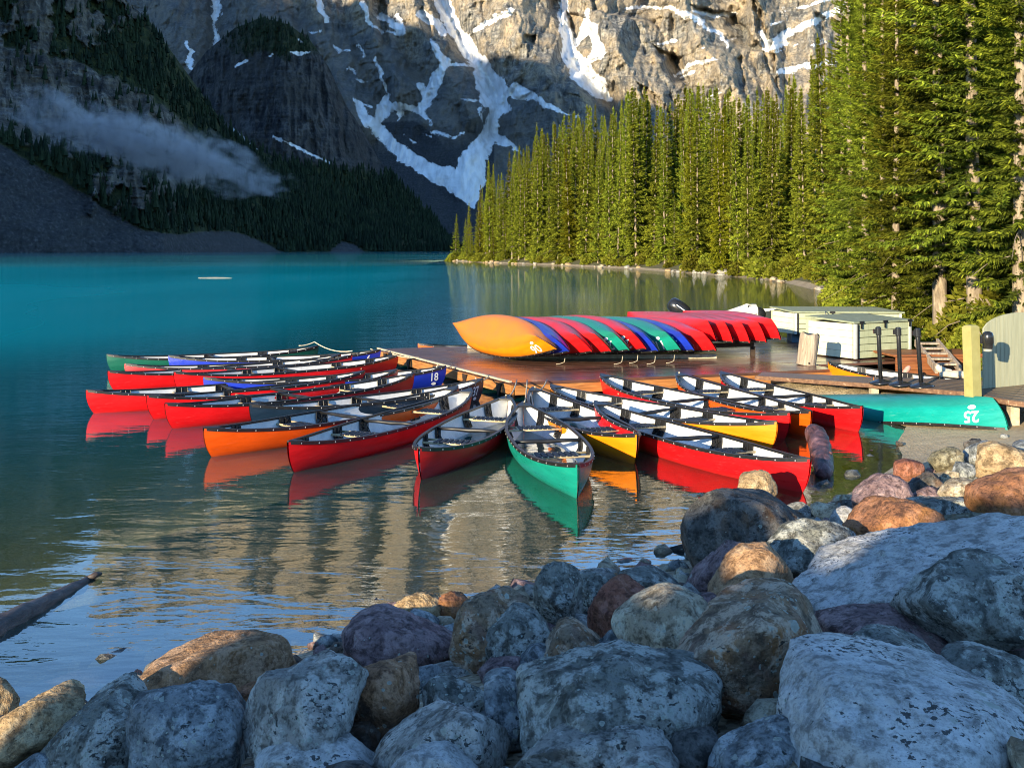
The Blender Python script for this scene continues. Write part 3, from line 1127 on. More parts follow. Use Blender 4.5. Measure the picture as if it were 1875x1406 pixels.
def hanger_mesh(x, side, w=0.20, h=0.17):
    """dark bracket plate hanging from the gunwale inside the hull"""
    b = MB()
    V = []
    for dx in (-w / 2, -w / 6, w / 6, w / 2):
        s = (x + dx) / (CL / 2)
        for k in (1.0, 0.86, 0.72, 0.60):
            p = hull_pt(s, k, side, 0.024)
            V.append((p.x, p.y, p.z - 0.004))
    Fc = []
    for i in range(3):
        for j in range(3):
            f = (i * 4 + j, i * 4 + j + 1, (i + 1) * 4 + j + 1, (i + 1) * 4 + j)
            Fc.append(f)
    b.add(V, Fc)
    for dx in (-w / 2, 0, w / 2):          # ribs
        s = (x + dx) / (CL / 2)
        b.tube([hull_pt(s, 1, side, 0.03) - Vector((0, 0, 0.006)), hull_pt(s, 0.8, side, 0.032), hull_pt(s, 0.6, side, 0.03)], 0.008, 5)
    for (d1, d2) in ((-w / 2, w / 2), (w / 2, -w / 2)):
        b.tube([hull_pt((x + d1) / (CL / 2), 0.95, side, 0.03), hull_pt((x + d2) / (CL / 2), 0.66, side, 0.03)], 0.006, 5)
    return b.mesh('seat_bracket')


def yoke_mesh(x):
    b = MB()
    s = x / (CL / 2)
    p = hull_pt(s, 1, 1)
    z = p.z - 0.02
    b.tube([(x, -p.y + 0.01, z), (x - 0.02, -p.y * 0.4, z), (x - 0.04, 0, z - 0.01), (x - 0.02, p.y * 0.4, z), (x, p.y - 0.01, z)], [0.02, 0.024, 0.03, 0.024, 0.02], 8)
    return b.mesh('yoke', True)


def rivet_mesh():
    b = MB()
    for side in (-1, 1):
        for i in range(-10, 11):
            s = i / 10.6
            p = rim(s, side, 0.016, -0.012)
            b.add([p + Vector((0.012, 0, 0)), p + Vector((0, 0, 0.012)), p + Vector((-0.012, 0, 0)), p + Vector((0, 0, -0.012)), p + Vector((0, side * 0.008, 0))],
                  [(0, 1, 4), (1, 2, 4), (2, 3, 4), (3, 0, 4)])
    return b.mesh('rivet')


def number_mesh(txt, x0, q0, side, size=0.15, oval=True):
    """digits (and the small oval badge under them) laid on the hull skin"""
    cu = bpy.data.curves.new('digits', 'FONT')
    cu.body = txt
    cu.size = size * 1.38
    cu.align_x = 'CENTER'
    cu.resolution_u = 3
    cu.offset = 0.004
    o = bpy.data.objects.new('digits', cu)
    C.objects.link(o)
    dg = bpy.context.evaluated_depsgraph_get()
    me = bpy.data.meshes.new_from_object(o.evaluated_get(dg))
    bpy.data.objects.remove(o)
    bm = bmesh.new()
    bm.from_mesh(me)
    bmesh.ops.triangulate(bm, faces=bm.faces)
    bm.verts.ensure_lookup_table()
    V = [(v.co.x, v.co.y) for v in bm.verts]
    Fc = [tuple(v.index for v in f.verts) for f in bm.faces]
    bm.free()
    bpy.data.meshes.remove(me)
    if oval:
        b0 = len(V)
        n = 14
        for k in range(n):
            a = 2 * math.pi * k / n
            V.append((0.055 * math.cos(a), -0.055 + 0.028 * math.sin(a)))
        Fc.append(tuple(b0 + k for k in range(n)))
    out = []
    for (u, w) in V:
        x = x0 - side * u            # reads correctly from outside
        s = max(-0.985, min(0.985, x / (CL / 2)))
        # walk up the section until the wanted height
        zt = q0 + w
        lo, hi = 0.02, 1.0
        for _ in range(14):
            md = (lo + hi) / 2
            if hull_pt(s, md, side).z < zt:
                lo = md
            else:
                hi = md
        p = hull_pt(s, lo, side)
        out.append((x, p.y + side * 0.006, zt))
    m = bpy.data.meshes.new('number')
    m.from_pydata(out, [], [f if side < 0 else f[::-1] for f in Fc])
    m.update()
    return m


def paint(name, c, rough=0.32, scuff_glint=0.25):
    """moulded hull colour with faint scuffs and pale streaks that also imitate sun glints"""
    t = NT(name)
    v = t.coord('Object', (1.2, 1.2, 6))
    f = t.noise(v, 2.2, 6, 0.65)
    sc = t.noise(t.coord('Object', (2.0, 2, 26), (0.1, 0.25, 0)), 3.0, 6, 0.7, 0.4)
    dark = tuple(x * 0.78 for x in c)
    pale = tuple(min(1, x * 0.8 + 0.10) for x in c)
    cc = t.mix(t.ramp(f, [(0.35, 0.0), (0.65, 1.0)]), dark, c)
    cc = t.mix(t.math('MULTIPLY', t.ramp(sc, [(0.60, 0.0), (0.70, 1.0)]), scuff_glint), cc, pale)
    fine = t.noise(t.coord('Object', (1.5, 1.5, 40), (0.0, 0.12, 0)), 6.0, 4, 0.7, 0.2)
    cc = t.mix(t.math('MULTIPLY', t.ramp(fine, [(0.66, 0.0), (0.70, 1.0)]), scuff_glint * 1.1), cc, pale)  # pale streaks: scuffs, also painted in for sun glints
    zz_ = t.n('SeparateXYZ')
    t.l(t.coord('Object'), zz_.inputs[0])
    grime = t.math('ADD', zz_.outputs[2], t.math('MULTIPLY', f, 0.05))
    cc = t.mix(t.ramp(grime, [(0.02, 0.45), (0.075, 0.0)]), cc, tuple(x * 0.35 + 0.02 for x in c))
    t.col(cc)
    t.rough(t.ramp(f, [(0.3, rough - 0.06), (0.7, rough + 0.12)]))
    t.spec(0.38)
    t.bump(t.math('ADD', f, sc), 0.08, 0.01)
    return t.m


PAINT = {
    'red': paint('red_hull', (0.74, 0.007, 0.010), 0.32, 0.42), 'pinkred': paint('faded_red_hull', (0.70, 0.025, 0.035), 0.3, 0.45),
    'orange': paint('orange_hull', (0.82, 0.095, 0.003), 0.35, 0.35), 'yellow': paint('yellow_hull', (0.90, 0.24, 0.003), 0.42, 0.15),
    'green': paint('green_hull', (0.006, 0.25, 0.185), 0.3, 0.45), 'dkgreen': paint('dark_green_hull', (0.006, 0.10, 0.065), 0.3, 0.3),
    'blue': paint('blue_hull', (0.010, 0.035, 0.42), 0.3, 0.25), 'navy': paint('navy_hull', (0.008, 0.022, 0.045), 0.3, 0.3),
    'teal': paint('scuffed_glinting_green_hull', (0.004, 0.29, 0.25), 0.33, 0.75),
}
t = NT('canoe_liner')
v = t.coord('Object', (1, 1, 1))
f = t.noise(v, 5.0, 6, 0.7)
g = t.noise(t.coord('Object', (9, 1.4, 1)), 4.0, 5, 0.6)
t.col(t.mix(t.ramp(g, [(0.62, 0.0), (0.72, 0.5)]), t.ramp(f, [(0.3, (0.60, 0.61, 0.62)), (0.6, (0.76, 0.77, 0.77))]), (0.33, 0.32, 0.30)))
zz_ = t.n('SeparateXYZ')
t.l(t.coord('Object'), zz_.inputs[0])
low = t.math('ADD', zz_.outputs[2], t.math('MULTIPLY', f, 0.12))
base = t.b.inputs['Base Color'].links[0].from_socket
t.col(t.mix(t.ramp(low, [(0.0, 0.75), (0.10, 0.0)]), base, (0.30, 0.29, 0.26)))
t.rough(0.38)
LINER = t.m
BLACK = plain('black_vinyl', (0.012, 0.012, 0.013), 0.42, 0.5, 0, 0.4, 12)
WEB = plain('black_webbing', (0.010, 0.012, 0.020), 0.6, 0.4, 0, 0.4, 30)
ASH = plain('varnished_ash', (0.55, 0.44, 0.26), 0.35, 0.5, 0, 0.2, 22)
WHITE = plain('white_lettering', (0.82, 0.83, 0.82), 0.5, 0.4, 0, 0.05)
STEEL = plain('bright_rivet', (0.62, 0.60, 0.56), 0.35, 0.5, 0.6, 0.1)
ROPE = plain('pale_rope', (0.55, 0.49, 0.36), 0.8, 0.2, 0, 0.3, 60)

HULL_ME = hull_mesh('hull', 0.0, True)
LINER_ME = hull_mesh('liner', 0.014, False)
for m_, mt in ((HULL_ME, PAINT['red']), (LINER_ME, LINER)):
    m_.materials.append(mt)
GUN_ME = [gunwale_mesh(1), gunwale_mesh(-1)]
DECK_ME = [deck_mesh(1), deck_mesh(-1)]
SEATS = [seat_meshes(0.78), seat_meshes(-1.12)]
YOKE_ME = yoke_mesh(0.12)
HANG_ME = [hanger_mesh(x, s_) for x in (0.78, -1.12, 0.10) for s_ in (1, -1)]
BOWPAD_ME = [hanger_mesh(x, s_, 0.16, 0.13) for x in (1.72, -1.80) for s_ in (1, -1)]
RIV_ME = rivet_mesh()


def make_canoe(label, group, colour, number=None, num_side=1, num_x=-1.92, full=True, num_q=0.02, num_size=0.15, name='canoe', num_end=-1):
    root = empty(name, label=label, cat='canoe', group=group)
    link('hull', HULL_ME, root, PAINT[colour])
    link('liner', LINER_ME, root, LINER)
    for m_ in GUN_ME:
        link('gunwale', m_, root, BLACK)
    link('rivet', RIV_ME, root, STEEL)['kind'] = 'stuff'
    if full:
        for m_ in DECK_ME:
            link('deck_plate', m_, root, BLACK)
        for fr_, wb_ in SEATS:
            so = link('seat', fr_, root, ASH)
            link('webbing', wb_, so, WEB)
        link('yoke', YOKE_ME, root, BLACK)
        for m_ in HANG_ME + BOWPAD_ME:
            link('seat_bracket', m_, root, BLACK)
    if number:
        link('number', number_mesh(number, num_x, num_q, num_side, num_size), root, WHITE)
    return root


def place_canoe(root, bow, stern, hb=0.36, trim=(0, 0), heel=0.0):
    """bow and stern are the world positions of the two tips"""
    b, s_ = Vector(bow), Vector(stern)
    d = b - s_
    L = math.hypot(d.x, d.y)
    root.location = ((b.x + s_.x) / 2, (b.y + s_.y) / 2, 0)
    root.rotation_euler = (heel, 0, math.atan2(d.y, d.x))
    root.scale = (min(1.09, max(0.93, L / CL)), 1, 1)


MOORED = 'canoes moored around the dock'
TIPZ = 0.355
# bow pixel, stern pixel, colour, number, label
LIST = [
    ((195, 650), (583, 634), 'dkgreen', None, 'dark green canoe farthest out on the lake in the left row of moored canoes'),
    ((308, 652), (697, 641), 'blue', '6', 'blue canoe numbered 6, second from the far end of the left row'),
    ((228, 667), (645, 651), 'pinkred', None, 'faded red canoe with a narrow hull strip below the blue canoe numbered 6'),
    ((197, 680), (624, 649), 'red', None, 'red canoe whose scuffed bow lies just below the dark green canoe'),
    ((318, 682), (729, 650), 'red', None, 'red canoe between the scuffed red bow and the blue canoe numbered 18'),
    ((372, 692), (817, 671), 'blue', '18', 'blue canoe numbered 18 with its end against the orange dock side'),
    ((157, 715), (668, 680), 'red', None, 'red canoe reaching farthest left with a long bright red bow'),
    ((268, 725), (728, 677), 'red', None, 'red canoe with its bow tucked behind the shaded dark red bow'),
    ((302, 740), (758, 684), 'red', None, 'shaded dark red canoe with its bow beside the navy green canoe'),
    ((457, 742), (885, 694), 'navy', '37', 'very dark canoe numbered 37 between a red canoe and the orange canoe'),
    ((372, 785), (838, 708), 'orange', None, 'orange canoe in the left row with wood pale seats showing inside'),
    ((520, 812), (866, 711), 'red', None, 'large bright red canoe in front, left of the canoe pointing at the camera'),
    ((766, 822), (930, 725), 'red', None, 'deep red canoe with shaded side pointing at the camera beside the green one'),
    ((1060, 852), (958, 737), 'green', None, 'green canoe afloat pointing towards the camera in the middle'),
    ((1168, 797), (975, 710), 'yellow', None, 'yellow orange canoe right of the floating green canoe with half its side shaded'),
    ((1483, 842), (1088, 735), 'red', None, 'long red canoe in front on the right with its bow behind the small sunlit rock'),
    ((1424, 773), (1008, 705), 'yellow', None, 'yellow canoe with only a strip of its side showing behind the long red canoe'),
    ((1448, 757), (1100, 685), 'red', None, 'red canoe whose red end rises at the middle of the dock front'),
    ((1486, 754), (1240, 683), 'orange', None, 'orange canoe with its orange end at the dock and its bow in shade'),
    ((1580, 745), (1320, 681), 'red', None, 'red canoe nearest the walkway with its bow beside the upturned green canoe'),
]
MOOR_T = []
for (bp, sp, colr, num, lab) in LIST:
    b, s_ = PX(bp[0], bp[1], TIPZ), PX(sp[0], sp[1], TIPZ)
    side = 1
    if num:
        ax = (b - s_).normalized()
        nrm = Vector((-ax.y, ax.x, 0))                     # local +y
        side = 1 if nrm.dot(Vector((0, 0, 0)) - s_) > 0 else -1
    r = make_canoe(lab, MOORED, colr, num, side, -2.02, True, 0.12, 0.15)
    place_canoe(r, b, s_)
    r.rotation_euler.x = rnd.uniform(-0.025, 0.025)
    MOOR_T.append((b, s_))

# ------------------------------------------------------------------ dock
DZ = 0.28
DC = Vector((0.04, 18.35, 0))
E1 = Vector((0.945, 0.327, 0)).normalized()
E2 = Vector((-0.43, 0.90, 0)).normalized()


def DK(a, b, z=DZ):
    p = DC + E1 * a + E2 * b
    return Vector((p.x, p.y, z))


t = NT('wet_deck_wood')
v = t.coord('Object', (1.0, 14, 8))
g = t.noise(v, 2.0, 6, 0.6, 0.6)
oi = t.n('ObjectInfo')
c = t.ramp(g, [(0.3, (0.055, 0.025, 0.018)), (0.55, (0.13, 0.062, 0.042)), (0.75, (0.205, 0.115, 0.078))])
c = t.mix(t.math('MULTIPLY', oi.outputs['Random'], 0.45), c, (0.05, 0.026, 0.020))
t.col(c)
wetn = t.noise(t.pos((0.8, 0.8, 0.8)), 1.0, 4)
t.rough(t.ramp(wetn, [(0.35, 0.20), (0.65, 0.42)]))
t.b.inputs['Coat Weight'].default_value = 0.35
t.b.inputs['Coat Roughness'].default_value = 0.16
t.bump(g, 0.35, 0.004)
DECK = t.m
t = NT('orange_fascia_wood')
g = t.noise(t.coord('Object', (1.2, 1.2, 14)), 2.5, 6, 0.6, 0.5)
t.col(t.ramp(g, [(0.3, (0.20, 0.075, 0.018)), (0.6, (0.42, 0.18, 0.05)), (0.8, (0.55, 0.28, 0.10))]))
t.rough(0.55)
t.bump(g, 0.3, 0.004)
FASCIA = t.m
t = NT('pale_timber')
g = t.noise(t.coord('Object', (2, 2, 2)), 6, 6, 0.65, 0.3)
t.col(t.ramp(g, [(0.3, (0.30, 0.25, 0.17)), (0.7, (0.58, 0.51, 0.38))]))
t.rough(0.7)
PALEW = t.m
DARKW = plain('dark_timber', (0.035, 0.022, 0.015), 0.7, 0.3, 0, 0.4, 10)

dock = empty('dock', (DC.x, DC.y, 0), (0, 0, math.atan2(E1.y, E1.x)),
             label='wet brown plank dock with orange wooden sides carrying the upturned canoes', cat='dock')
ang = math.atan2(E1.y, E1.x)
inv = dock.matrix_basis.inverted()


def dl(p):
    """world point into the dock's own axes"""
    return Matrix.Rotation(-ang, 4, 'Z') @ (Vector(p) - Vector((DC.x, DC.y, 0)))


def plank_mesh(L, w, h):
    return MB().box((L / 2, 0, -h / 2), (L, w, h), bev=0.006).mesh('plank')


pw = 0.150
shortp, longp, backp = plank_mesh(6.45, pw - 0.008, 0.045), plank_mesh(10.4, pw - 0.008, 0.045), plank_mesh(10.4, pw - 0.008, 0.045)
e2l = Matrix.Rotation(-ang, 4, 'Z') @ E2
step = pw / e2l.y
nrow = int(7.0 / step)
for i in range(nrow):
    b_ = (i + 0.5) * step
    o = link('plank', shortp if b_ < 0.8 else longp, dock, DECK)
    o.location = (e2l.x * b_ + rnd.uniform(-0.012, 0.012), e2l.y * b_, DZ + rnd.uniform(-0.003, 0.003))
wdt = nrow * step
# side boards, joists and floats
mb = MB()
mb.beam(dl(DK(0.0, -0.03, 0.15)), dl(DK(6.4, -0.03, 0.15)), 0.045, 0.16)
mb.build('fascia_board', FASCIA, dock)
mb = MB()
mb.beam(dl(DK(-0.035, 0.0, 0.15)), dl(DK(-0.035, wdt, 0.15)), 0.045, 0.16)
mb.build('fascia_board', FASCIA, dock)
mb = MB()
mb.beam(dl(DK(6.48, 0.0, 0.15)), dl(DK(6.48, 0.8, 0.15)), 0.045, 0.16)
mb.build('fascia_board', FASCIA, dock)
mb = MB()
mb.beam(dl(DK(-0.07, 0.0, DZ + 0.012)), dl(DK(-0.07, wdt, DZ + 0.012)), 0.05, 0.03)
mb.build('edge_rail', PALEW, dock)
for k in range(5):
    b_ = 0.5 + k * 1.5
    mb = MB()
    p = dl(DK(-0.07, b_, 0.0))
    mb.add([p + Vector((0, -0.16, 0.22)), p + Vector((0, 0.16, 0.22)), p + Vector((0, 0.0, -0.02)), p + Vector((0.04, -0.16, 0.22)), p + Vector((0.04, 0.16, 0.22)), p + Vector((0.04, 0, -0.02))],
           [(0, 1, 2), (5, 4, 3), (0, 3, 4, 1), (1, 4, 5, 2), (2, 5, 3, 0)])
    mb.build('bracket', DARKW, dock)
for k in range(4):
    b_ = 0.6 + k * 1.9
    mb = MB()
    mb.beam(dl(DK(0.15, b_, 0.05)), dl(DK(6.2 if b_ < 1 else 10.2, b_, 0.05)), 0.7, 0.34)
    mb.build('float', DARKW, dock)

# corner tie ropes and mooring lines
def rope(name, pts, label, r=0.011, group='mooring ropes'):
    mb = MB()
    P = []
    for a, b in zip(pts[:-1], pts[1:]):
        a, b = Vector(a), Vector(b)
        n = 7
        sag = min(0.10, (b - a).length * 0.06)
        for i in range(n):
            tt = i / n
            q = a.lerp(b, tt)
            q.z -= sag * 4 * tt * (1 - tt)
            P.append(q)
    P.append(Vector(pts[-1]))
    mb.tube(P, r, 6)
    o = mb.build(name, ROPE, None, True)
    return tag(o, label, 'rope', group)


def tip(i, f=0.0, dz=0.03):
    b, s_ = MOOR_T[i]
    p = s_.lerp(b, f)
    return Vector((p.x, p.y, TIPZ + dz))


rope('mooring_rope', [tip(13, 0.03), DK(0.25, 0.05, DZ + 0.02)], 'pale rope from the floating green canoe to the dock corner')
rope('mooring_rope', [tip(12, 0.03), DK(0.10, 0.12, DZ + 0.02)], 'pale rope from the deep red canoe to the dock corner')
rope('mooring_rope', [tip(14, 0.03), DK(0.6, 0.03, DZ + 0.02)], 'pale rope from the yellow orange canoe to the dock front')
rope('mooring_rope', [tip(5, 0.04), tip(5, 0.06, -0.2)], 'pale rope hanging down the side of the blue canoe numbered 18')
rope('mooring_rope', [tip(5, 0.04), DK(-0.05, 2.6, DZ + 0.03)], 'pale rope from the blue canoe numbered 18 to the dock edge')
rope('mooring_rope', [tip(9, 0.04), DK(-0.05, 0.9, DZ + 0.03)], 'pale rope from the very dark canoe numbered 37 to the dock edge')
rope('mooring_rope', [tip(1, 0.05), DK(-0.05, 6.2, DZ + 0.03)], 'pale rope from the blue canoe numbered 6 to the far dock corner')
rope('mooring_rope', [tip(0, 0.10), tip(0, 0.02, 0.10), tip(1, 0.14, 0.0)], 'pale rope over the end of the dark green canoe')
rope('mooring_rope', [tip(18, 0.02), tip(18, 0.0, -0.2)], 'pale rope hanging from the orange canoe end at the dock front')
rope('mooring_rope', [tip(4, 0.03), DK(-0.05, 4.4, DZ + 0.03)], 'pale rope from a red canoe to the left dock edge')

# ------------------------------------------------------------------ upturned canoes on the dock
RACK = 'canoes turned over on the dock'
AX = Vector((-0.43, 0.90, 0)).normalized()
AXU = Vector((-0.27, 0.963, -0.015)).normalized()       # from the near tip to the far tip


def flip_matrix(near, axis, tilt, roll_tip=0.0):
    """canoe turned over: local +x along the axis (towards the far tip), the keel raised by tilt over the horizontal on the sunny side"""
    x = Vector(axis).normalized()
    perp = Vector((0, 0, 1)).cross(x).normalized()          # horizontal, to the left of the axis
    up = -(perp * math.cos(tilt) + Vector((0, 0, 1)) * math.sin(tilt))
    up = (up - x * up.dot(x)).normalized()
    y = up.cross(x)
    return Matrix((x, y, up)).transposed()


def set_canoe(root, near, axis, tilt, length=None, sc=1.0):
    R = flip_matrix(near, axis, tilt)
    x = R.col[0]
    up = R.col[2]
    cen = Vector(near) + x * (CL * sc / 2) - up * 0.36
    root.matrix_world = Matrix.Translation(cen) @ R.to_4x4() @ Matrix.Diagonal((sc, 1, 1, 1))


ROW = [((1020, 640), 'yellow', '06', 'orange yellow canoe lying on its side at the left end of the dock row'),
       ((1043, 652), 'blue', '17', 'blue canoe numbered 17 tucked behind the yellow one on the dock'),
       ((1085, 650), 'red', None, 'upturned red canoe on the dock right of the blue canoe numbered 17'),
       ((1120, 646), 'red', None, 'upturned red canoe on the dock just left of the first green canoe'),
       ((1153, 640), 'green', '23', 'upturned green canoe numbered 23 on the dock'),
       ((1184, 638), 'red', '22', 'upturned red canoe numbered 22 between a green and a navy blue canoe on the dock'),
       ((1206, 644), 'blue', '5', 'upturned navy blue canoe on the dock with a single digit'),
       ((1247, 640), 'green', '11', 'upturned green canoe numbered 11 on the dock'),
       ((1272, 641), 'blue', '24', 'upturned bright blue canoe numbered 24 on the dock'),
       ((1312, 650), 'red', None, 'upturned red canoe resting on the dock planks under the raised red canoes')]
UP = [((1312, 619), 'red', None, 'raised red canoe at the left of the upper dock stack, long side showing'),
      ((1343, 621), 'red', '39', 'raised red canoe numbered 39, second in the upper dock stack'),
      ((1374, 622), 'red', None, 'raised red canoe in the middle of the upper dock stack'),
      ((1404, 621), 'red', None, 'raised red canoe, fourth in the upper dock stack'),
      ((1430, 616), 'red', None, 'raised red canoe at the right end of the upper dock stack')]
for i, (px, colr, num, lab) in enumerate(ROW):
    r = make_canoe(lab, RACK, colr, num, -1, -1.93, False, 0.08, 0.19)
    e_ = math.radians([33, 44, 47, 49, 50, 52, 53, 53, 55, 58][i])
    Y_ = 20.4
    for _ in range(4):
        X_ = (px[0] - CX) * Y_ / F
        Y_ = 20.4 + 0.36 * (X_ - 0.86)
    z_ = max(EYE - (px[1] - HY) * Y_ / F, DZ + 0.02 + 0.43 * math.cos(e_))
    set_canoe(r, (X_, Y_, z_), AX, e_, sc=0.95)
for i, (px, colr, num, lab) in enumerate(UP):
    r = make_canoe(lab, RACK, colr, num, 1, -2.0, False, 0.14, 0.15)
    Y_ = 21.8
    for _ in range(4):
        X_ = (px[0] - CX) * Y_ / F
        Y_ = 21.8 + 0.30 * (X_ - 4.0)
    set_canoe(r, (X_, Y_, EYE - (px[1] - HY) * Y_ / F - 0.06), AXU, math.radians(74))

# timbers that carry them
rk = empty('canoe_rack', label='low timber rack with posts under the upturned red canoes on the dock', cat='rack')
n1, n2 = PX(960, 655, DZ + 0.05), PX(1330, 655, DZ + 0.05)
for (off, lenk) in ((0.35, 1.0), (2.9, 1.0)):
    mb = MB()
    mb.beam(n1 + AX * off, n2 + AX * off, 0.12, 0.09)
    mb.build('skid', PALEW, rk)
r0, r1_ = Vector((4.1, 21.75, DZ + 0.24)), Vector((5.45, 22.15, DZ + 0.24))
for off in (0.9, 3.4):
    mb = MB()
    mb.beam(r0 + AX * off, r1_ + AX * off, 0.09, 0.09)
    mb.build('crossbar', DARKW, rk)
    for e in (r0, r1_):
        mb = MB()
        q = e + AX * off
        mb.beam((q.x, q.y, DZ), (q.x, q.y, DZ + 0.195), 0.09, 0.09, (1, 0, 0))
        mb.build('post', DARKW, rk)
for k, px in enumerate(((1035, 652), (1140, 652), (1168, 650), (1200, 652), (1235, 650))):
    a = PX(px[0], px[1], DZ + 0.16)
    rope('tie_rope', [a, (a.x - 0.02, a.y - 0.05, DZ + 0.05), (a.x - 0.18, a.y - 0.12, DZ + 0.015)],
         ['pale rope end below the yellow canoe on the dock', 'pale rope end below the green canoe numbered 23', 'pale rope end below the red canoe numbered 22',
          'pale rope end below the navy blue upturned canoe', 'pale rope end below the green canoe numbered 11'][k], 0.006, 'rope ends under the dock row')

# black low canoe edge moored behind the dock
r = make_canoe('black rimmed canoe afloat behind the far dock edge', MOORED, 'orange', None)
place_canoe(r, PX(765, 622, TIPZ), PX(765, 622, TIPZ) + Vector((4.4, 1.3, 0)))
r.location.z = -0.10
# ------------------------------------------------------------------ boat with two motors behind the dock
ALU = plain('dull_aluminium', (0.42, 0.43, 0.43), 0.4, 0.5, 0.7, 0.15, 10)
COWL = plain('black_cowling', (0.016, 0.017, 0.019), 0.25, 0.6, 0, 0.3, 6)
CANVAS = plain('white_canvas', (0.66, 0.62, 0.52), 0.8, 0.2, 0, 0.15, 6, 0.4)
bo = PX(1320, 597, 0.35) + Vector((0.2, 2.6, 0))
bo.z = 0
boat = empty('motor_boat', bo, (0, 0, math.atan2(E1.y, E1.x)), 'low aluminium boat mostly hidden behind the raised red canoes', 'boat')
mb = MB()
V, Fc = [], []
for i in range(13):
    s_ = i / 12
    w = 0.78 * (1 - max(0, (s_ - 0.55) / 0.45) ** 2 * 0.96)
    for (y, z) in ((-w, 0.52), (-w * 0.9, 0.1), (-w * 0.5, -0.15), (0, -0.2), (w * 0.5, -0.15), (w * 0.9, 0.1), (w, 0.52)):
        V.append((-2.2 + 4.6 * s_, y, z + 0.16 * s_ ** 3))
for i in range(12):
    for j in range(6):
        Fc.append((i * 7 + j, i * 7 + j + 1, (i + 1) * 7 + j + 1, (i + 1) * 7 + j))
Fc.append(tuple(range(7)))
mb.add(V, Fc)
mb.build('hull', ALU, boat)
mb = MB()
for x in (-1.4, -0.2, 1.0):
    mb.box((x, 0, 0.34), (0.26, 1.36, 0.05))
mb.build('thwart', ALU, boat)


def cowling(mb, c, ax, s=1.0):
    """rounded motor hood"""
    a = Vector(ax).normalized()
    p0 = Vector(c)
    pr = [(-0.30, 0.02), (-0.29, 0.14), (-0.22, 0.19), (-0.05, 0.205), (0.12, 0.20), (0.24, 0.17), (0.30, 0.10), (0.31, 0.02)]
    mb.tube([p0 + a * (q * s) for q, _ in pr], [r_ * s for _, r_ in pr], 16)


m1 = PD(1243, 565, 28.2)
mo = empty('outboard_motor', m1, label='black outboard motor hood tilted up behind the raised red canoes', cat='motor')
mb = MB()
cowling(mb, (0, 0, 0), (-0.75, 0.1, 0.55), 1.0)
mb.build('cowling', COWL, mo, True)
mb = MB()
for k in range(4):
    q = Vector((-0.75, 0.1, 0.55)).normalized() * (-0.12 + 0.055 * k)
    mb.tube([q + Vector((-0.05, -0.19, 0.08)), q + Vector((0.03, -0.205, 0.02)), q + Vector((0.09, -0.17, -0.06))], 0.010, 5)
mb.build('decal', WHITE, mo)
mb = MB()
mb.tube([(0.15, 0.02, -0.15), (0.35, 0.05, -0.45), (0.5, 0.1, -0.9)], [0.09, 0.07, 0.05], 10)
mb.build('leg', COWL, mo)
m2 = PD(1372, 573, 27.6)
mo = empty('outboard_motor', m2, label='outboard motor under a white canvas cover right of the black motor hood', cat='motor')
mb = MB()
V, Fc = [], []
n = 18
prof = [(-1.25, 0.06), (-1.1, 0.10), (-0.8, 0.10), (-0.55, 0.09), (-0.40, 0.13), (-0.25, 0.18), (-0.08, 0.21), (0.10, 0.215), (0.18, 0.20)]
rr_ = random.Random(4)
for (q, r_) in prof:
    for k in range(n):
        a = 2 * math.pi * k / n
        w = r_ * (1 + 0.10 * math.sin(5 * a + q * 9) + 0.06 * rr_.uniform(-1, 1))
        V.append((q, w * math.cos(a), w * math.sin(a) - 0.10 * max(0, -q - 0.2)))
for i in range(len(prof) - 1):
    for k in range(n):
        k2 = (k + 1) % n
        Fc.append((i * n + k, i * n + k2, (i + 1) * n + k2, (i + 1) * n + k))
Fc.append(tuple(range(n - 1, -1, -1)))
mb.add(V, Fc)
mb.build('cover', CANVAS, mo, True)
mb = MB()
cowling(mb, (0.12, 0, -0.01), (1, 0, -0.25), 0.93)
mb.build('cowling', COWL, mo, True)
mb = MB()
mb.tube([(0.05, 0, -0.15), (0.15, 0.05, -0.45), (0.25, 0.1, -1.0)], [0.09, 0.07, 0.05], 10)
mb.build('leg', COWL, mo)

# ------------------------------------------------------------------ storage boxes
t = NT('pale_green_dimmed')
g = t.noise(t.coord('Object', (1.2, 1.2, 1.2)), 3, 6, 0.65)
st = t.noise(t.coord('Object', (14, 14, 0.8)), 2.2, 5, 0.65)
c = t.ramp(g, [(0.3, (0.32, 0.35, 0.21)), (0.7, (0.42, 0.45, 0.29))])  # pale green paint, darkened to stand for grazing light on the front
t.col(t.mix(t.ramp(st, [(0.52, 0.0), (0.75, 0.6)]), c, (0.17, 0.20, 0.11)))
t.rough(0.75)
PGREEN = t.m
t = NT('weathered_lid')
g = t.noise(t.coord('Object', (1.2, 1.2, 1.2)), 9, 6, 0.7)
t.col(t.ramp(g, [(0.3, (0.17, 0.20, 0.13)), (0.7, (0.30, 0.33, 0.22))]))
t.rough(0.8)
LIDM = t.m
CREAM = plain('cream_siding', (0.66, 0.66, 0.47), 0.7, 0.3, 0, 0.10, 4)
GREYP = plain('grey_corner_trim', (0.45, 0.47, 0.44), 0.6, 0.3, 0, 0.1)
IRON = plain('black_iron', (0.012, 0.012, 0.012), 0.5, 0.5, 0.3, 0.3)


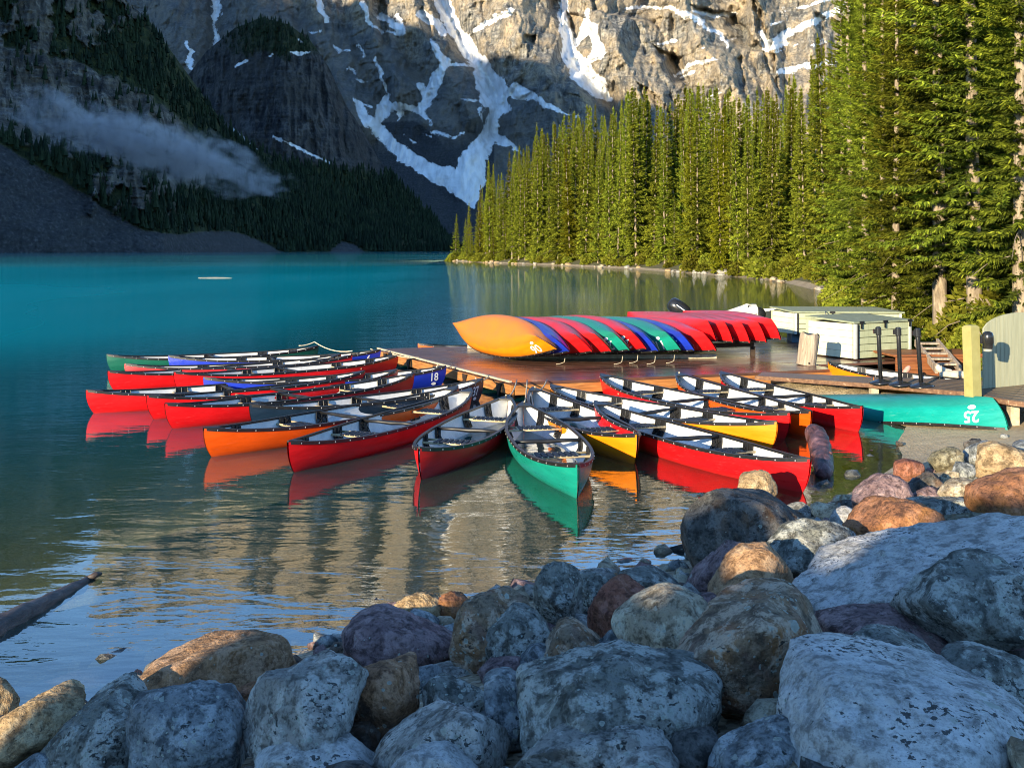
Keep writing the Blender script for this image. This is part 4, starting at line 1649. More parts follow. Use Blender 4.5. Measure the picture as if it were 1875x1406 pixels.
def storage_box(o, ex, ey, L, W, H, label, nb, hinge, tilt=0.0):
    """o: front left bottom corner; ex along the slatted front, ey along the plain end"""
    root = empty('storage_box', o, (0, 0, math.atan2(ex.y, ex.x)), label, 'storage box', 'storage boxes on the dock')
    skew = math.atan2(ey.y, ey.x) - math.atan2(ex.y, ex.x)
    d = Vector((math.cos(skew), math.sin(skew), 0))
    bh = H / nb

    def pt(a, b, z):
        return Vector((a, 0, z)) + d * b

    for i in range(nb):
        z = (i + 0.5) * bh
        mb = MB()
        mb.beam(pt(0.05, 0.0, z), pt(L - 0.05, 0.0, z), 0.03, bh - 0.014)
        mb.build('board', PGREEN, root)
        mb = MB()
        mb.beam(pt(0.0, 0.04, z), pt(0.0, W - 0.04, z), 0.03, bh - 0.006)
        mb.build('board', CREAM, root)
    mb = MB()
    mb.beam(pt(L, 0.04, H / 2), pt(L, W - 0.04, H / 2), 0.03, H)
    mb.beam(pt(0.05, W, H / 2), pt(L - 0.05, W, H / 2), 0.03, H)
    mb.build('back_panel', PGREEN, root)
    mb = MB()
    mb.beam(pt(0.08, 0.06, 0.02), pt(0.08, W - 0.06, 0.02), 0.04, 0.03)
    mb.add([pt(0.02, 0.02, 0.05), pt(L - 0.02, 0.02, 0.05), pt(L - 0.02, W - 0.02, 0.05), pt(0.02, W - 0.02, 0.05)], [(0, 1, 2, 3)])
    mb.add([pt(0.02, 0.021, 0.05), pt(L - 0.02, 0.021, 0.05), pt(L - 0.02, 0.021, H), pt(0.02, 0.021, H)], [(0, 1, 2, 3)])
    mb.build('inner_panel', DARKW, root)
    for (a, b, m_) in ((0.022, -0.012, GREYP), (-0.006, W - 0.01, PGREEN), (L - 0.02, -0.012, GREYP)):
        mb = MB()
        q = pt(a, b, 0)
        mb.beam(q, q + Vector((0, 0, H)), 0.055, 0.055, (1, 0, 0))
        mb.build('corner_trim', m_, root)
    mb = MB()
    q = pt(0.075, -0.02, 0)
    mb.beam(q, q + Vector((0, 0, H - 0.01)), 0.05, 0.03, (1, 0, 0))
    mb.build('corner_strap', IRON, root)
    mb = MB()
    a0, a1, a2, a3 = pt(-0.05, -0.05, H + 0.01), pt(L + 0.06, -0.05, H + 0.01), pt(L + 0.06, W + 0.04, H + 0.07), pt(-0.05, W + 0.04, H + 0.07)
    up = Vector((0, 0, 0.035))
    mb.add([a0, a1, a2, a3, a0 + up, a1 + up, a2 + up, a3 + up], [(3, 2, 1, 0), (4, 5, 6, 7), (0, 1, 5, 4), (1, 2, 6, 5), (2, 3, 7, 6), (3, 0, 4, 7)])
    mb.build('lid', LIDM, root)
    for f_ in hinge:
        mb = MB()
        q = pt(L * f_, -0.055, H + 0.02)
        mb.box(q + Vector((0, 0, 0.01)), (0.12, 0.02, 0.05))
        mb.box(q + Vector((0, 0.005, -0.06)), (0.035, 0.02, 0.12))
        mb.build('hinge', IRON, root)
    return root


A = PD(1564, 664, 22.0)
B = PD(1690, 657, 23.0)
Cc = PD(1486, 652, 23.1)
ex, ey = (B - A), (Cc - A)
storage_box(Vector((A.x, A.y, DZ + 0.03)), Vector((ex.x, ex.y, 0)).normalized(), Vector((ey.x, ey.y, 0)).normalized(), 1.62, 1.35, 0.70,
            'near pale green storage box with slatted front and black hinges behind the log post', 5, (0.10, 0.52, 0.97))
A2 = PD(1466, 612, 26.0)
storage_box(Vector((A2.x - 0.15, A2.y, 0.50)), Vector((1, -0.12, 0)).normalized(), Vector((-0.25, 1, 0)).normalized(), 2.45, 1.1, 0.50,
            'far cream storage box on a blue base behind the slatted one', 4, (0.35,))
BLUEB = plain('blue_grey_base', (0.10, 0.16, 0.20), 0.6, 0.3)
bs = MB()
bs.box((A2.x + 1.0, A2.y + 0.55, 0.385), (2.2, 0.9, 0.20), -0.12)
tag(bs.build('base_frame', BLUEB), 'blue grey wooden base under the far cream storage box', 'frame')
rope('tie_rope', [PD(1512, 570, 25.8), PD(1503, 586, 24.2)], 'pale rope hanging over the lid of the far cream box', 0.012, 'rope ends under the dock row')

# weathered log post standing on the dock
t = NT('weathered_log')
g = t.noise(t.coord('Object', (7, 7, 0.8)), 2.2, 6, 0.7, 0.5)
t.col(t.ramp(g, [(0.3, (0.14, 0.10, 0.07)), (0.5, (0.33, 0.26, 0.19)), (0.72, (0.52, 0.44, 0.33))]))
t.rough(0.85)
t.bump(g, 0.8, 0.03)
LOGM = t.m
b0 = PX(1476, 668, DZ)
lp = empty('log_post', (b0.x, b0.y, DZ), (0, math.radians(7), 0), 'weathered grey log post standing on the dock beside the storage box', 'post')
mb = MB()
V, Fc = [], []
n, nz = 26, 9
for i in range(nz):
    for k in range(n):
        a = 2 * math.pi * k / n
        r_ = 0.185 * (1 + 0.03 * math.sin(3 * a + 1) + 0.02 * math.sin(7 * a + i * 0.4)) - 0.02 * (math.cos(a + 1.9) > 0.985)
        V.append((r_ * math.cos(a), r_ * math.sin(a), 0.60 * i / (nz - 1) + (0.025 * math.sin(4 * a) if i == nz - 1 else 0)))
for i in range(nz - 1):
    for k in range(n):
        k2 = (k + 1) % n
        Fc.append((i * n + k, i * n + k2, (i + 1) * n + k2, (i + 1) * n + k))
Fc.append(tuple((nz - 1) * n + k for k in range(n)))
mb.add(V, Fc)
mb.build('trunk', LOGM, lp, True)
mb = MB()
mb.tube([(0.0, -0.18, 0.05), (0.0, -0.2, 0.05)], 0.018, 8)
mb.build('bolt', IRON, lp)

# ------------------------------------------------------------------ walkway, stanchions, gate
def wz(f):
    return 0.29 + 0.24 * f


WF = [PX(1386, 687.5, 0.29), PX(1600, 702, 0.41), PX(1772, 717, 0.50), PX(1850, 732, 0.52), PX(1960, 745, 0.52)]
WB = [PX(1396, 681, 0.29), PX(1600, 690, 0.41), PX(1772, 695, 0.50), PX(1880, 700, 0.52), PX(1990, 705, 0.52)]
walk = empty('boardwalk', (0, 0, 0), label='weathered boardwalk with a rusty edge board leading from the dock to the gate', cat='boardwalk')
t = NT('dry_walkway_wood')
g = t.noise(t.pos((1.2, 6, 6)), 2.0, 6, 0.65, 0.4)
oi = t.n('ObjectInfo')
c = t.ramp(g, [(0.3, (0.085, 0.055, 0.035)), (0.7, (0.19, 0.135, 0.085))])
t.col(t.mix(t.math('MULTIPLY', oi.outputs['Random'], 0.4), c, (0.10, 0.065, 0.045)))
t.rough(0.5)
t.bump(g, 0.3, 0.004)
WALKM = t.m
t = NT('rusty_edge')
g = t.noise(t.pos((5, 5, 9)), 2.0, 6, 0.7)
t.col(t.ramp(g, [(0.35, (0.10, 0.05, 0.03)), (0.6, (0.22, 0.12, 0.065)), (0.75, (0.55, 0.45, 0.30))]))
t.rough(0.8)
RUSTM = t.m
NB = 8
for i in range(len(WF) - 1):
    for j in range(NB):
        u0, u1 = j / NB + 0.008, (j + 1) / NB - 0.008
        q = [WF[i].lerp(WB[i], u0), WF[i + 1].lerp(WB[i + 1], u0), WF[i + 1].lerp(WB[i + 1], u1), WF[i].lerp(WB[i], u1)]
        q = [p + (q[(k + 1) % 4] + q[(k - 1) % 4] - p * 2) * 0.002 for k, p in enumerate(q)]
        dn = Vector((0, 0, -0.045))
        mb = MB()
        mb.add([p + dn for p in q] + q, [(3, 2, 1, 0), (4, 5, 6, 7), (0, 1, 5, 4), (1, 2, 6, 5), (2, 3, 7, 6), (3, 0, 4, 7)])
        mb.build('plank', WALKM, walk)
for i in range(len(WF) - 1):
    mb = MB()
    a, b = WF[i], WF[i + 1]
    nn_ = (b - a).cross(Vector((0, 0, 1))).normalized() * 0.03
    mb.beam(a + nn_ + Vector((0, 0, -0.034)), b + nn_ + Vector((0, 0, -0.034)), 0.05, 0.065)
    mb.build('edge_board', RUSTM, walk)
for i in range(1, len(WF)):
    mb = MB()
    p = WF[i].lerp(WB[i], 0.15)
    mb.beam((p.x, p.y, gz(p.x, p.y) - 0.15), (p.x, p.y, p.z - 0.05), 0.12, 0.12, (1, 0, 0))
    mb.build('support_post', PALEW, walk)

STN = 'black queue posts on the boardwalk'
stl = ['leftmost of the three black queue posts on the boardwalk', 'middle one of the three black queue posts on the boardwalk', 'black queue post nearest the yellow post']
proto = None
for i, (bx, by_, tx, ty_) in enumerate(((1613, 702, 1608, 598), (1649, 705.5, 1644.5, 600), (1687, 708.5, 1679, 597))):
    w0 = min([(PX(bx, by_, z).y, z) for z in (0.40, 0.42, 0.44, 0.46)], key=lambda q: abs(q[1] - (0.36 + 0.00065 * (bx - 1500))))[1]
    p = PX(bx, by_, w0)
    h_ = (by_ - ty_) * p.y / F
    lean = math.atan2((bx - tx), (by_ - ty_))
    r = empty('queue_post', (p.x, p.y, w0), (0, -lean, 0), stl[i], 'queue post', STN)
    if proto is None:
        b_ = MB().lathe([(0.175, 0.0), (0.18, 0.012), (0.16, 0.03), (0.09, 0.05), (0.04, 0.065), (0.036, 0.07)], 26).mesh('base', True)
        q_ = MB().lathe([(0.032, 0.06), (0.032, h_ - 0.01), (0.028, h_)], 16).mesh('pole', True)
        k_ = MB().lathe([(0.041, h_ - 0.13), (0.044, h_ - 0.12), (0.044, h_ - 0.02), (0.040, h_ - 0.01)], 16).box((-0.055, 0, h_ - 0.07), (0.04, 0.04, 0.07)).mesh('belt_head')
        proto = (b_, q_, k_)
    link('base', proto[0], r, COWL)
    link('pole', proto[1], r, COWL)
    link('belt_head', proto[2], r, COWL)

t = NT('yellow_post_paint')
g = t.noise(t.coord('Object', (2, 2, 2)), 3, 6, 0.65)
t.col(t.ramp(g, [(0.3, (0.27, 0.25, 0.085)), (0.7, (0.36, 0.33, 0.125))]))
t.rough(0.7)
YPOST = t.m
pb = PX(1783, 740, 0.40)
gp = empty('gate_post', (pb.x, pb.y, 0.2), (0, math.radians(-2.6), math.radians(24)), 'square yellow green gate post standing in the sand', 'post')
mb = MB()
mb.box((0, 0, 0.64), (0.155, 0.155, 1.28), bev=0.025)
mb.build('shaft', YPOST, gp)
ld = Vector((0.085, -0.05, 1.14))
lm = empty('wall_lamp', (pb.x + 0.165, pb.y - 0.06, 1.16), (0, 0, 0), 'black cylinder lamp fixed on the yellow green gate post', 'lamp')
mb = MB()
mb.lathe([(0.058, 0.0), (0.066, 0.02), (0.066, 0.07), (0.074, 0.075), (0.074, 0.18), (0.06, 0.22), (0.03, 0.235)], 20)
mb.build('housing', COWL, lm, True)
mb = MB()
mb.box((-0.06, 0.02, 0.12), (0.08, 0.05, 0.10))
mb.build('mount', COWL, lm)
LENS = plain('lamp_lens', (0.30, 0.30, 0.26), 0.2, 0.5)
mb = MB()
mb.lathe([(0.05, -0.035), (0.056, -0.03), (0.056, 0.0)], 18)
mb.build('lens', LENS, lm)

# arched gate of vertical boards
t = NT('grey_green_boards')
g = t.noise(t.coord('Object', (9, 9, 0.7)), 2.4, 6, 0.65, 0.2)
t.col(t.ramp(g, [(0.3, (0.27, 0.28, 0.19)), (0.7, (0.40, 0.40, 0.27))]))
t.rough(0.8)
t.bump(g, 0.25, 0.004)
GATEM = t.m
g0 = PD(1800, 711, 15.7)
g1 = PD(1875, 702.5, 16.1)
gd = Vector((g1.x - g0.x, g1.y - g0.y, 0)).normalized()
gate = empty('gate', (g0.x, g0.y, g0.z), (0, 0, math.atan2(gd.y, gd.x)), 'arched grey green gate of narrow vertical boards beside the yellow post', 'gate')
bw = 0.088
nbd = 17
for i in range(nbd):
    xm = (i + 0.5) * bw
    def topz(x):
        return 0.80 + 0.27 * math.sqrt(max(0.0, 1 - ((x - 0.78) / 0.80) ** 2))
    z0, z1 = topz(i * bw), topz((i + 1) * bw)
    mb = MB()
    a, b = i * bw + 0.003, (i + 1) * bw - 0.003
    mb.add([(a, -0.013, 0.0), (b, -0.013, 0.0), (b, 0.013, 0.0), (a, 0.013, 0.0), (a, -0.013, z0), (b, -0.013, z1), (b, 0.013, z1), (a, 0.013, z0)],
           [(3, 2, 1, 0), (4, 5, 6, 7), (0, 1, 5, 4), (1, 2, 6, 5), (2, 3, 7, 6), (3, 0, 4, 7)])
    mb.build('board', GATEM, gate)
mb = MB()
mb.beam((0, 0.03, 0.2), (nbd * bw, 0.03, 0.2), 0.03, 0.09)
mb.beam((0, 0.03, 0.72), (nbd * bw, 0.03, 0.72), 0.03, 0.09)
mb.build('rail', GATEM, gate)

# ------------------------------------------------------------------ canoes by the walkway
r = make_canoe('green canoe numbered 25 lying upside down half in the water on the gravel beach', 'canoes by the beach', 'teal', '25', 1, 1.90, False, 0.10, 0.15)
near, far = Vector((6.52, 14.35, 0.14)), Vector((4.80, 18.3, -0.38))
ax = (far - near).normalized()
x_ = -ax                                                      # local +x at the near end
up_ = Vector((0.10, 0.02, -1.0))
up_ = (up_ - x_ * up_.dot(x_)).normalized()
R_ = Matrix((x_, up_.cross(x_), up_)).transposed()
cen = near + ax * (CL / 2) - up_ * 0.36
r.matrix_world = Matrix.Translation(cen) @ R_.to_4x4()
r = make_canoe('orange canoe with white inside lying behind the boardwalk below the storage box', 'canoes by the beach', 'yellow', None)
place_canoe(r, PX(1524, 664, 0.40), Vector((8.35, 17.0, 0)))
r.location.z = 0.05

# ------------------------------------------------------------------ clutter behind the walkway
t = NT('red_brown_boards')
g = t.noise(t.coord('Object', (1, 6, 6)), 2.2, 6, 0.6, 0.4)
t.col(t.ramp(g, [(0.3, (0.12, 0.035, 0.012)), (0.7, (0.30, 0.11, 0.035))]))
t.rough(0.5)
REDW = t.m
pA = PD(1640, 690, 21.3)
pl = empty('platform', (pA.x, pA.y, 0), (0, 0, math.radians(6)), 'low red brown wooden platform below the slatted storage box', 'platform')
for i in range(3):
    mb = MB()
    mb.box((0.95, 0, 0.10 + 0.125 * i), (1.9, 0.05, 0.118))
    mb.build('side_board', REDW, pl)
for i in range(6):
    mb = MB()
    mb.box((0.95, 0.12 + 0.19 * i, 0.435), (1.94, 0.18, 0.04), bev=0.005)
    mb.build('plank', REDW, pl)
for (x, z) in ((0.08, 0.1), (1.82, 0.1)):
    mb = MB()
    mb.box((x, 0.5, -0.05), (0.12, 0.9, 0.32))
    mb.build('leg', DARKW, pl)
ST = PD(1716, 626, 22.4)
EN = PD(1758, 676, 20.6)
stp = empty('wooden_steps', (0, 0, 0), label='small pale wooden steps leaning down beside the red brown platform', cat='steps')
for off in (Vector((0, 0, 0)), Vector((-0.42, 0.05, -0.02))):
    mb = MB()
    mb.beam(ST + off, EN + off, 0.05, 0.14)
    mb.build('stringer', LOGM, stp)
for i in range(5):
    p = ST.lerp(EN, 0.12 + 0.19 * i)
    mb = MB()
    mb.box(p + Vector((-0.21, 0.02, 0.03)), (0.46, 0.2, 0.035))
    mb.build('tread', LOGM, stp)


def driftwood(label, pts, rad, mat, cat='driftwood', knots=()):
    mb = MB()
    P2, R2 = [], []
    for i in range(len(pts) - 1):
        for q in range(6):
            P2.append(Vector(pts[i]).lerp(Vector(pts[i + 1]), q / 6))
            R2.append(rad[i] + (rad[i + 1] - rad[i]) * q / 6)
    for _ in range(3):
        P2 = [P2[0]] + [(P2[i - 1] + P2[i] * 2 + P2[i + 1]) / 4 for i in range(1, len(P2) - 1)] + [P2[-1]]
    mb.tube(P2 + [Vector(pts[-1])], R2 + [rad[-1]], 16)
    o = empty('driftwood', (0, 0, 0), label=label, cat=cat, group='driftwood pieces')
    me = mb.mesh('trunk', True)
    co = np.zeros(len(me.vertices) * 3)
    me.vertices.foreach_get('co', co)
    co = co.reshape(-1, 3)
    nz_ = fbm(co * 6.0 + 3, 4)
    cen_ = co.mean(0)
    co += nz_[:, None] * np.array(rad).mean() * 0.9 * np.stack([np.sin(co[:, 1] * 9), np.cos(co[:, 0] * 9), np.ones(len(co))], 1) * 0.6
    me.vertices.foreach_set('co', co.ravel())
    me.update()
    link('trunk', me, o, mat)
    for (a, b, r_) in knots:
        k = MB()
        k.tube([a, Vector(a).lerp(Vector(b), 0.5) + Vector((0.01, 0, 0.02)), b], [r_, r_ * 0.8, r_ * 0.4], 8)
        k.build('branch_stub', mat, o, True)
    return o


BONE = plain('bleached_wood', (0.55, 0.47, 0.36), 0.8, 0.2, 0, 0.3, 9, 0.5)
driftwood('curved bleached driftwood horn standing on the beach behind the boardwalk', [PD(1742, 682, 19.2), PD(1728, 680, 19.2), PD(1717, 672, 19.2), PD(1719, 667.5, 19.2)], [0.05, 0.075, 0.055, 0.02], BONE)
driftwood('bleached driftwood log lying behind the boardwalk next to the horn shaped piece', [PD(1722, 686, 19.0), PD(1745, 686, 19.0), PD(1772, 688, 18.8)], [0.05, 0.07, 0.075], BONE)
driftwood('small pink grey driftwood stub in front of the red brown platform', [PD(1655, 684, 20.3), PD(1663, 674, 20.3), PD(1666, 671, 20.3)], [0.05, 0.05, 0.03], plain('pink_wood', (0.45, 0.24, 0.20), 0.8, 0.2, 0, 0.3, 9))
t = NT('wet_red_log')
g = t.noise(t.coord('Object', (3, 3, 3)), 2.4, 6, 0.7, 0.5)
t.col(t.ramp(g, [(0.35, (0.015, 0.010, 0.012)), (0.5, (0.10, 0.045, 0.045)), (0.7, (0.30, 0.16, 0.16))]))
t.rough(0.45)
t.bump(g, 1.0, 0.03)
WETLOG = t.m
driftwood('short red brown wet log poking out of the water beside the long red canoe',
          [PD(1506, 872, 12.0), PD(1509, 860, 12.1), PD(1505, 838, 12.5), PD(1500, 812, 12.9), PD(1494, 793, 13.2), PD(1490, 783, 13.3)], [0.08, 0.105, 0.125, 0.13, 0.115, 0.07], WETLOG,
          knots=[(PD(1515, 836, 12.4), PD(1524, 828, 12.4), 0.03)])
t = NT('grey_sunken_log')
g = t.noise(t.coord('Object', (2, 2, 9)), 3, 6, 0.7, 0.6)
t.col(t.ramp(g, [(0.3, (0.010, 0.008, 0.008)), (0.5, (0.065, 0.048, 0.040)), (0.72, (0.16, 0.125, 0.105))]))
t.rough(0.5)
t.bump(g, 0.8, 0.02)
GLOG = t.m
driftwood('long dark driftwood log lying in the shallow water at the lower left shore',
          [PX(-60, 1190, 0.0), PX(-10, 1155, 0.0), PX(50, 1126, -0.005), PX(100, 1098, -0.01), PX(140, 1076, -0.015), PX(165, 1061, -0.012), PX(178, 1053, -0.012)],
          [0.095, 0.09, 0.08, 0.065, 0.05, 0.035, 0.012], GLOG, knots=[(PX(160, 1062, 0.0), PX(186, 1050, 0.03), 0.03)])
driftwood('thin pale log floating far out on the turquoise lake', [PX(363, 508.5, 0.02), PX(394, 508.3, 0.03), PX(425, 508.6, 0.02)], [0.012, 0.022, 0.012], BONE)
# ------------------------------------------------------------------ spruces
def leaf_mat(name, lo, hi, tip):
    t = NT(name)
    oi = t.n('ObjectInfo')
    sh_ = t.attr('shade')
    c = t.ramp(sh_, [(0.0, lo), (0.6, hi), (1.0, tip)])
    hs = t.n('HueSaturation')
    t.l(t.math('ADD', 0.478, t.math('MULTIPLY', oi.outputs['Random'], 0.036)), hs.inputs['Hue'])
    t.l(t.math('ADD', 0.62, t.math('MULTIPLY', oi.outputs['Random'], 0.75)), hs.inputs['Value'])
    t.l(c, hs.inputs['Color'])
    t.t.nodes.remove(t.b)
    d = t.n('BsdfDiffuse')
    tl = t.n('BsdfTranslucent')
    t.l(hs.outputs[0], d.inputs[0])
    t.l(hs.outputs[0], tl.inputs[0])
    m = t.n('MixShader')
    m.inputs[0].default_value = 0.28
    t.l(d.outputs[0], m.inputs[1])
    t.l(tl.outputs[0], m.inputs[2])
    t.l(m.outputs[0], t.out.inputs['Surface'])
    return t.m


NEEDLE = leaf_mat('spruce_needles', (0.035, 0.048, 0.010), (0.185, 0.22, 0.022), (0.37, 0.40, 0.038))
LIME = leaf_mat('young_spruce_needles', (0.06, 0.075, 0.008), (0.20, 0.22, 0.014), (0.31, 0.31, 0.02))
BUSH = leaf_mat('willow_leaves', (0.06, 0.075, 0.010), (0.18, 0.20, 0.022), (0.28, 0.28, 0.035))
t = NT('pale_bark')
g = t.noise(t.coord('Object', (6, 6, 1.2)), 2.5, 6, 0.7, 0.4)
t.col(t.ramp(g, [(0.3, (0.10, 0.075, 0.05)), (0.5, (0.24, 0.19, 0.13)), (0.72, (0.42, 0.35, 0.25))]))
t.rough(0.9)
t.bump(g, 0.7, 0.03)
BARK = t.m


def twigs(r, base, dirs, length, width, roll):
    """diamond-shaped sprays: base (n,3), direction (n,3)"""
    n = len(base)
    up = np.tile(np.array([0, 0, 1.0]), (n, 1))
    side = np.cross(dirs, up)
    side /= np.linalg.norm(side, axis=1)[:, None] + 1e-9
    nrm = np.cross(side, dirs)
    s = side * np.cos(roll)[:, None] + nrm * np.sin(roll)[:, None]
    mid = base + dirs * (length * 0.45)[:, None]
    V = np.stack([base, mid + s * (width * 0.5)[:, None], base + dirs * length[:, None], mid - s * (width * 0.5)[:, None]], 1)
    F = np.arange(n * 4).reshape(n, 4)
    return V.reshape(-1, 3), F


def spruce(seed, h, rad, nb, nt, tw, bare=0.05, lean=0.0, dead=0.0, wr=0.5):
    """returns meshes (trunk, crown) of a narrow mountain spruce h metres high"""
    r = np.random.default_rng(seed)
    tt = np.sort(r.random(nb)) ** 1.05
    z = h * (bare + (0.985 - bare) * tt)
    prof = np.clip((1 - tt) ** 0.95, 0.02, 1) * (0.62 + 0.38 * np.clip(tt / 0.16, 0, 1))
    gust = 0.78 + 0.4 * pnoise(np.stack([tt * 7, 0 * tt + seed, 0 * tt], 1))
    L = rad * prof * gust * (0.5 + 0.5 * r.random(nb) + 0.35 * (r.random(nb) > 0.8))
    az = np.arange(nb) * 2.39996 + r.normal(size=nb) * 0.5
    gapm = pnoise(np.stack([np.cos(az) * 1.3, np.sin(az) * 1.3, tt * 6 + seed], 1))
    L = L * np.where(gapm < -0.32, 0.5, 1.0)
    drop = -0.55 + 0.85 * tt + r.normal(size=nb) * 0.12
    o = np.stack([np.cos(az), np.sin(az), np.zeros(nb)], 1)
    B, D, LN, WD, SH = [], [], [], [], []
    for k in range(nt):
        f = 0.03 + 0.97 * ((k + r.random(nb)) / nt) ** 1.25
        p = o * (L * f)[:, None]
        p[:, 2] = z + drop * L * f + 0.35 * L * f * f         # sags then lifts at the end
        sgn = np.where(r.random(nb) < 0.5, -1, 1)
        sd = np.stack([-np.sin(az), np.cos(az), np.zeros(nb)], 1) * sgn[:, None]
        w = r.random(nb)
        d = o * (0.45 + 0.55 * w)[:, None] + sd * (0.95 - 0.6 * w)[:, None]
        d[:, 2] = drop * 0.6 - 0.18 + 0.35 * r.normal(size=nb)
        d /= np.linalg.norm(d, axis=1)[:, None]
        ln = tw * (0.7 + 0.6 * r.random(nb)) * (0.32 + 0.68 * prof)
        p = p + r.normal(size=p.shape) * 0.05 * tw
        B.append(p)
        D.append(d)
        LN.append(ln)
        WD.append(ln * wr * (0.8 + 0.5 * r.random(nb)))
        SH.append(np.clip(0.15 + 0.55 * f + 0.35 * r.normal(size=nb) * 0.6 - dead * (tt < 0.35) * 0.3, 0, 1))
    # leader
    B, D, LN, WD, SH = map(np.concatenate, (B, D, LN, WD, SH))
    nl = 14
    lz = h * (0.93 + 0.07 * np.arange(nl) / nl)
    a = r.random(nl) * 6.28
    B = np.vstack([B, np.stack([0 * lz, 0 * lz, lz], 1)])
    dl_ = np.stack([np.cos(a) * 0.35, np.sin(a) * 0.35, 0.8 + 0 * a], 1)
    D = np.vstack([D, dl_ / np.linalg.norm(dl_, axis=1)[:, None]])
    LN = np.concatenate([LN, np.full(nl, tw * 0.5)])
    WD = np.concatenate([WD, np.full(nl, tw * 0.2)])
    SH = np.concatenate([SH, np.full(nl, 0.7)])
    V, Fq = twigs(r, B, D, LN, WD, r.uniform(-1.0, 1.0, len(B)))
    me = mesh_np('crown', V, Fq, False)
    attr(me, 'shade', np.repeat(SH, 4))
    mb = MB()
    rb = h * (0.0075 if nt < 100 else 0.0098)
    pts = [(0, 0, -0.6), (0, 0, 0.25), (0.02 * math.sin(seed), 0, h * 0.3), (0.04 * math.sin(seed), 0.03, h * 0.65), (0, 0, h * 0.99)]
    mb.tube(pts, [rb * 1.35, rb * 1.08, rb * 0.8, rb * 0.45, 0.012], 9)
    # dead side branches under the crown
    for k in range(5):
        a_ = r.random() * 6.28
        zz_ = h * (0.03 + 0.25 * r.random())
        l_ = rad * (0.25 + 0.5 * r.random())
        mb.tube([(0, 0, zz_), (l_ * 0.6 * math.cos(a_), l_ * 0.6 * math.sin(a_), zz_ - 0.12 * l_), (l_ * math.cos(a_), l_ * math.sin(a_), zz_ - 0.35 * l_)], [0.018, 0.010, 0.004], 5, False)
    tm = mb.mesh('trunk', True)
    tm.materials.append(BARK)
    return tm, me


FARP = [spruce(100 + i, 20.0, [2.7, 3.1, 2.4, 3.3, 2.8, 2.5, 3.0][i], 260, 46, 0.50, [0.02, 0.03, 0.03, 0.05, 0.03, 0.12, 0.02][i], 0, 0, 0.30) for i in range(7)]
NEARP = [spruce(200 + i, 17.0, [2.7, 3.0, 2.5, 2.8][i], 400, 230, 0.185, [0.11, 0.13, 0.03, 0.05][i], 0, 0.6, 0.22) for i in range(4)]
for tm_, cm_ in FARP + NEARP:
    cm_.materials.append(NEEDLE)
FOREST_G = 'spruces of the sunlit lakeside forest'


def plant(proto, x, y, h, base_h, label, group, mat=None, width=1.0, name='spruce_tree'):
    root = empty(name, (x, y, gz(x, y) - 0.05), (rnd.uniform(-0.035, 0.035), rnd.uniform(-0.035, 0.035), rnd.uniform(0, 6.28)), label, 'tree', group)
    s_ = h / base_h
    root.scale = (s_ * width, s_ * width, s_)
    link('trunk', proto[0], root, BARK)
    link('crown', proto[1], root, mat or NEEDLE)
    return root


SKY = [(822, 392), (834, 390), (846, 400), (858, 370), (872, 335), (890, 300), (905, 285), (925, 285), (940, 262), (962, 268), (982, 226), (1000, 235), (1020, 215), (1045, 198), (1062, 210),
       (1085, 180), (1105, 205), (1124, 198), (1150, 165), (1170, 150), (1190, 178), (1213, 178), (1240, 172), (1262, 152), (1290, 150), (1312, 140), (1345, 168), (1370, 170), (1398, 152),
       (1430, 165), (1452, 132), (1480, 128), (1500, 80), (1513, 55), (1530, 90), (1545, 40), (1570, -40), (1620, -200), (1700, -420), (1875, -700)]
shore_pts = [Vector((x, y, 0)) for x, y in FSHORE]
placed = []


def far_enough(x, y, d):
    return all((x - a) ** 2 + (y - b) ** 2 > d * d for a, b in placed)


common = 'tall green spruce standing in the sunlit forest along the right shore'
# a few that the photograph lets one point out
SPECIAL = [(834, 246, 391, 'small lone spruce standing on the tip of the forest point', 1.25, NEEDLE),
           (1044, 176, 262, 'bright lime green spruce near the left part of the forest edge', 0.9, LIME),
           (1320, 108, 205, 'bright lime green spruce in front of dark shaded trees at mid forest', 0.9, LIME),
           (1513, 64, 56, 'tall thin spruce whose tip stands alone against the pale rock wall', 0.85, NEEDLE),
           (985, 190, 226, 'pointed spruce standing alone above the left forest skyline', 0.8, NEEDLE)]
for i, (px, d, topy, lab, wd_, mt_) in enumerate(SPECIAL):
    x = (px - CX) * d / F
    zb = gz(x, d)
    topz_ = EYE - (topy - HY) * d / F
    plant(FARP[i % 7], x, d, topz_ - zb, 20.0, lab, FOREST_G, mt_, wd_)
    placed.append((x, d))
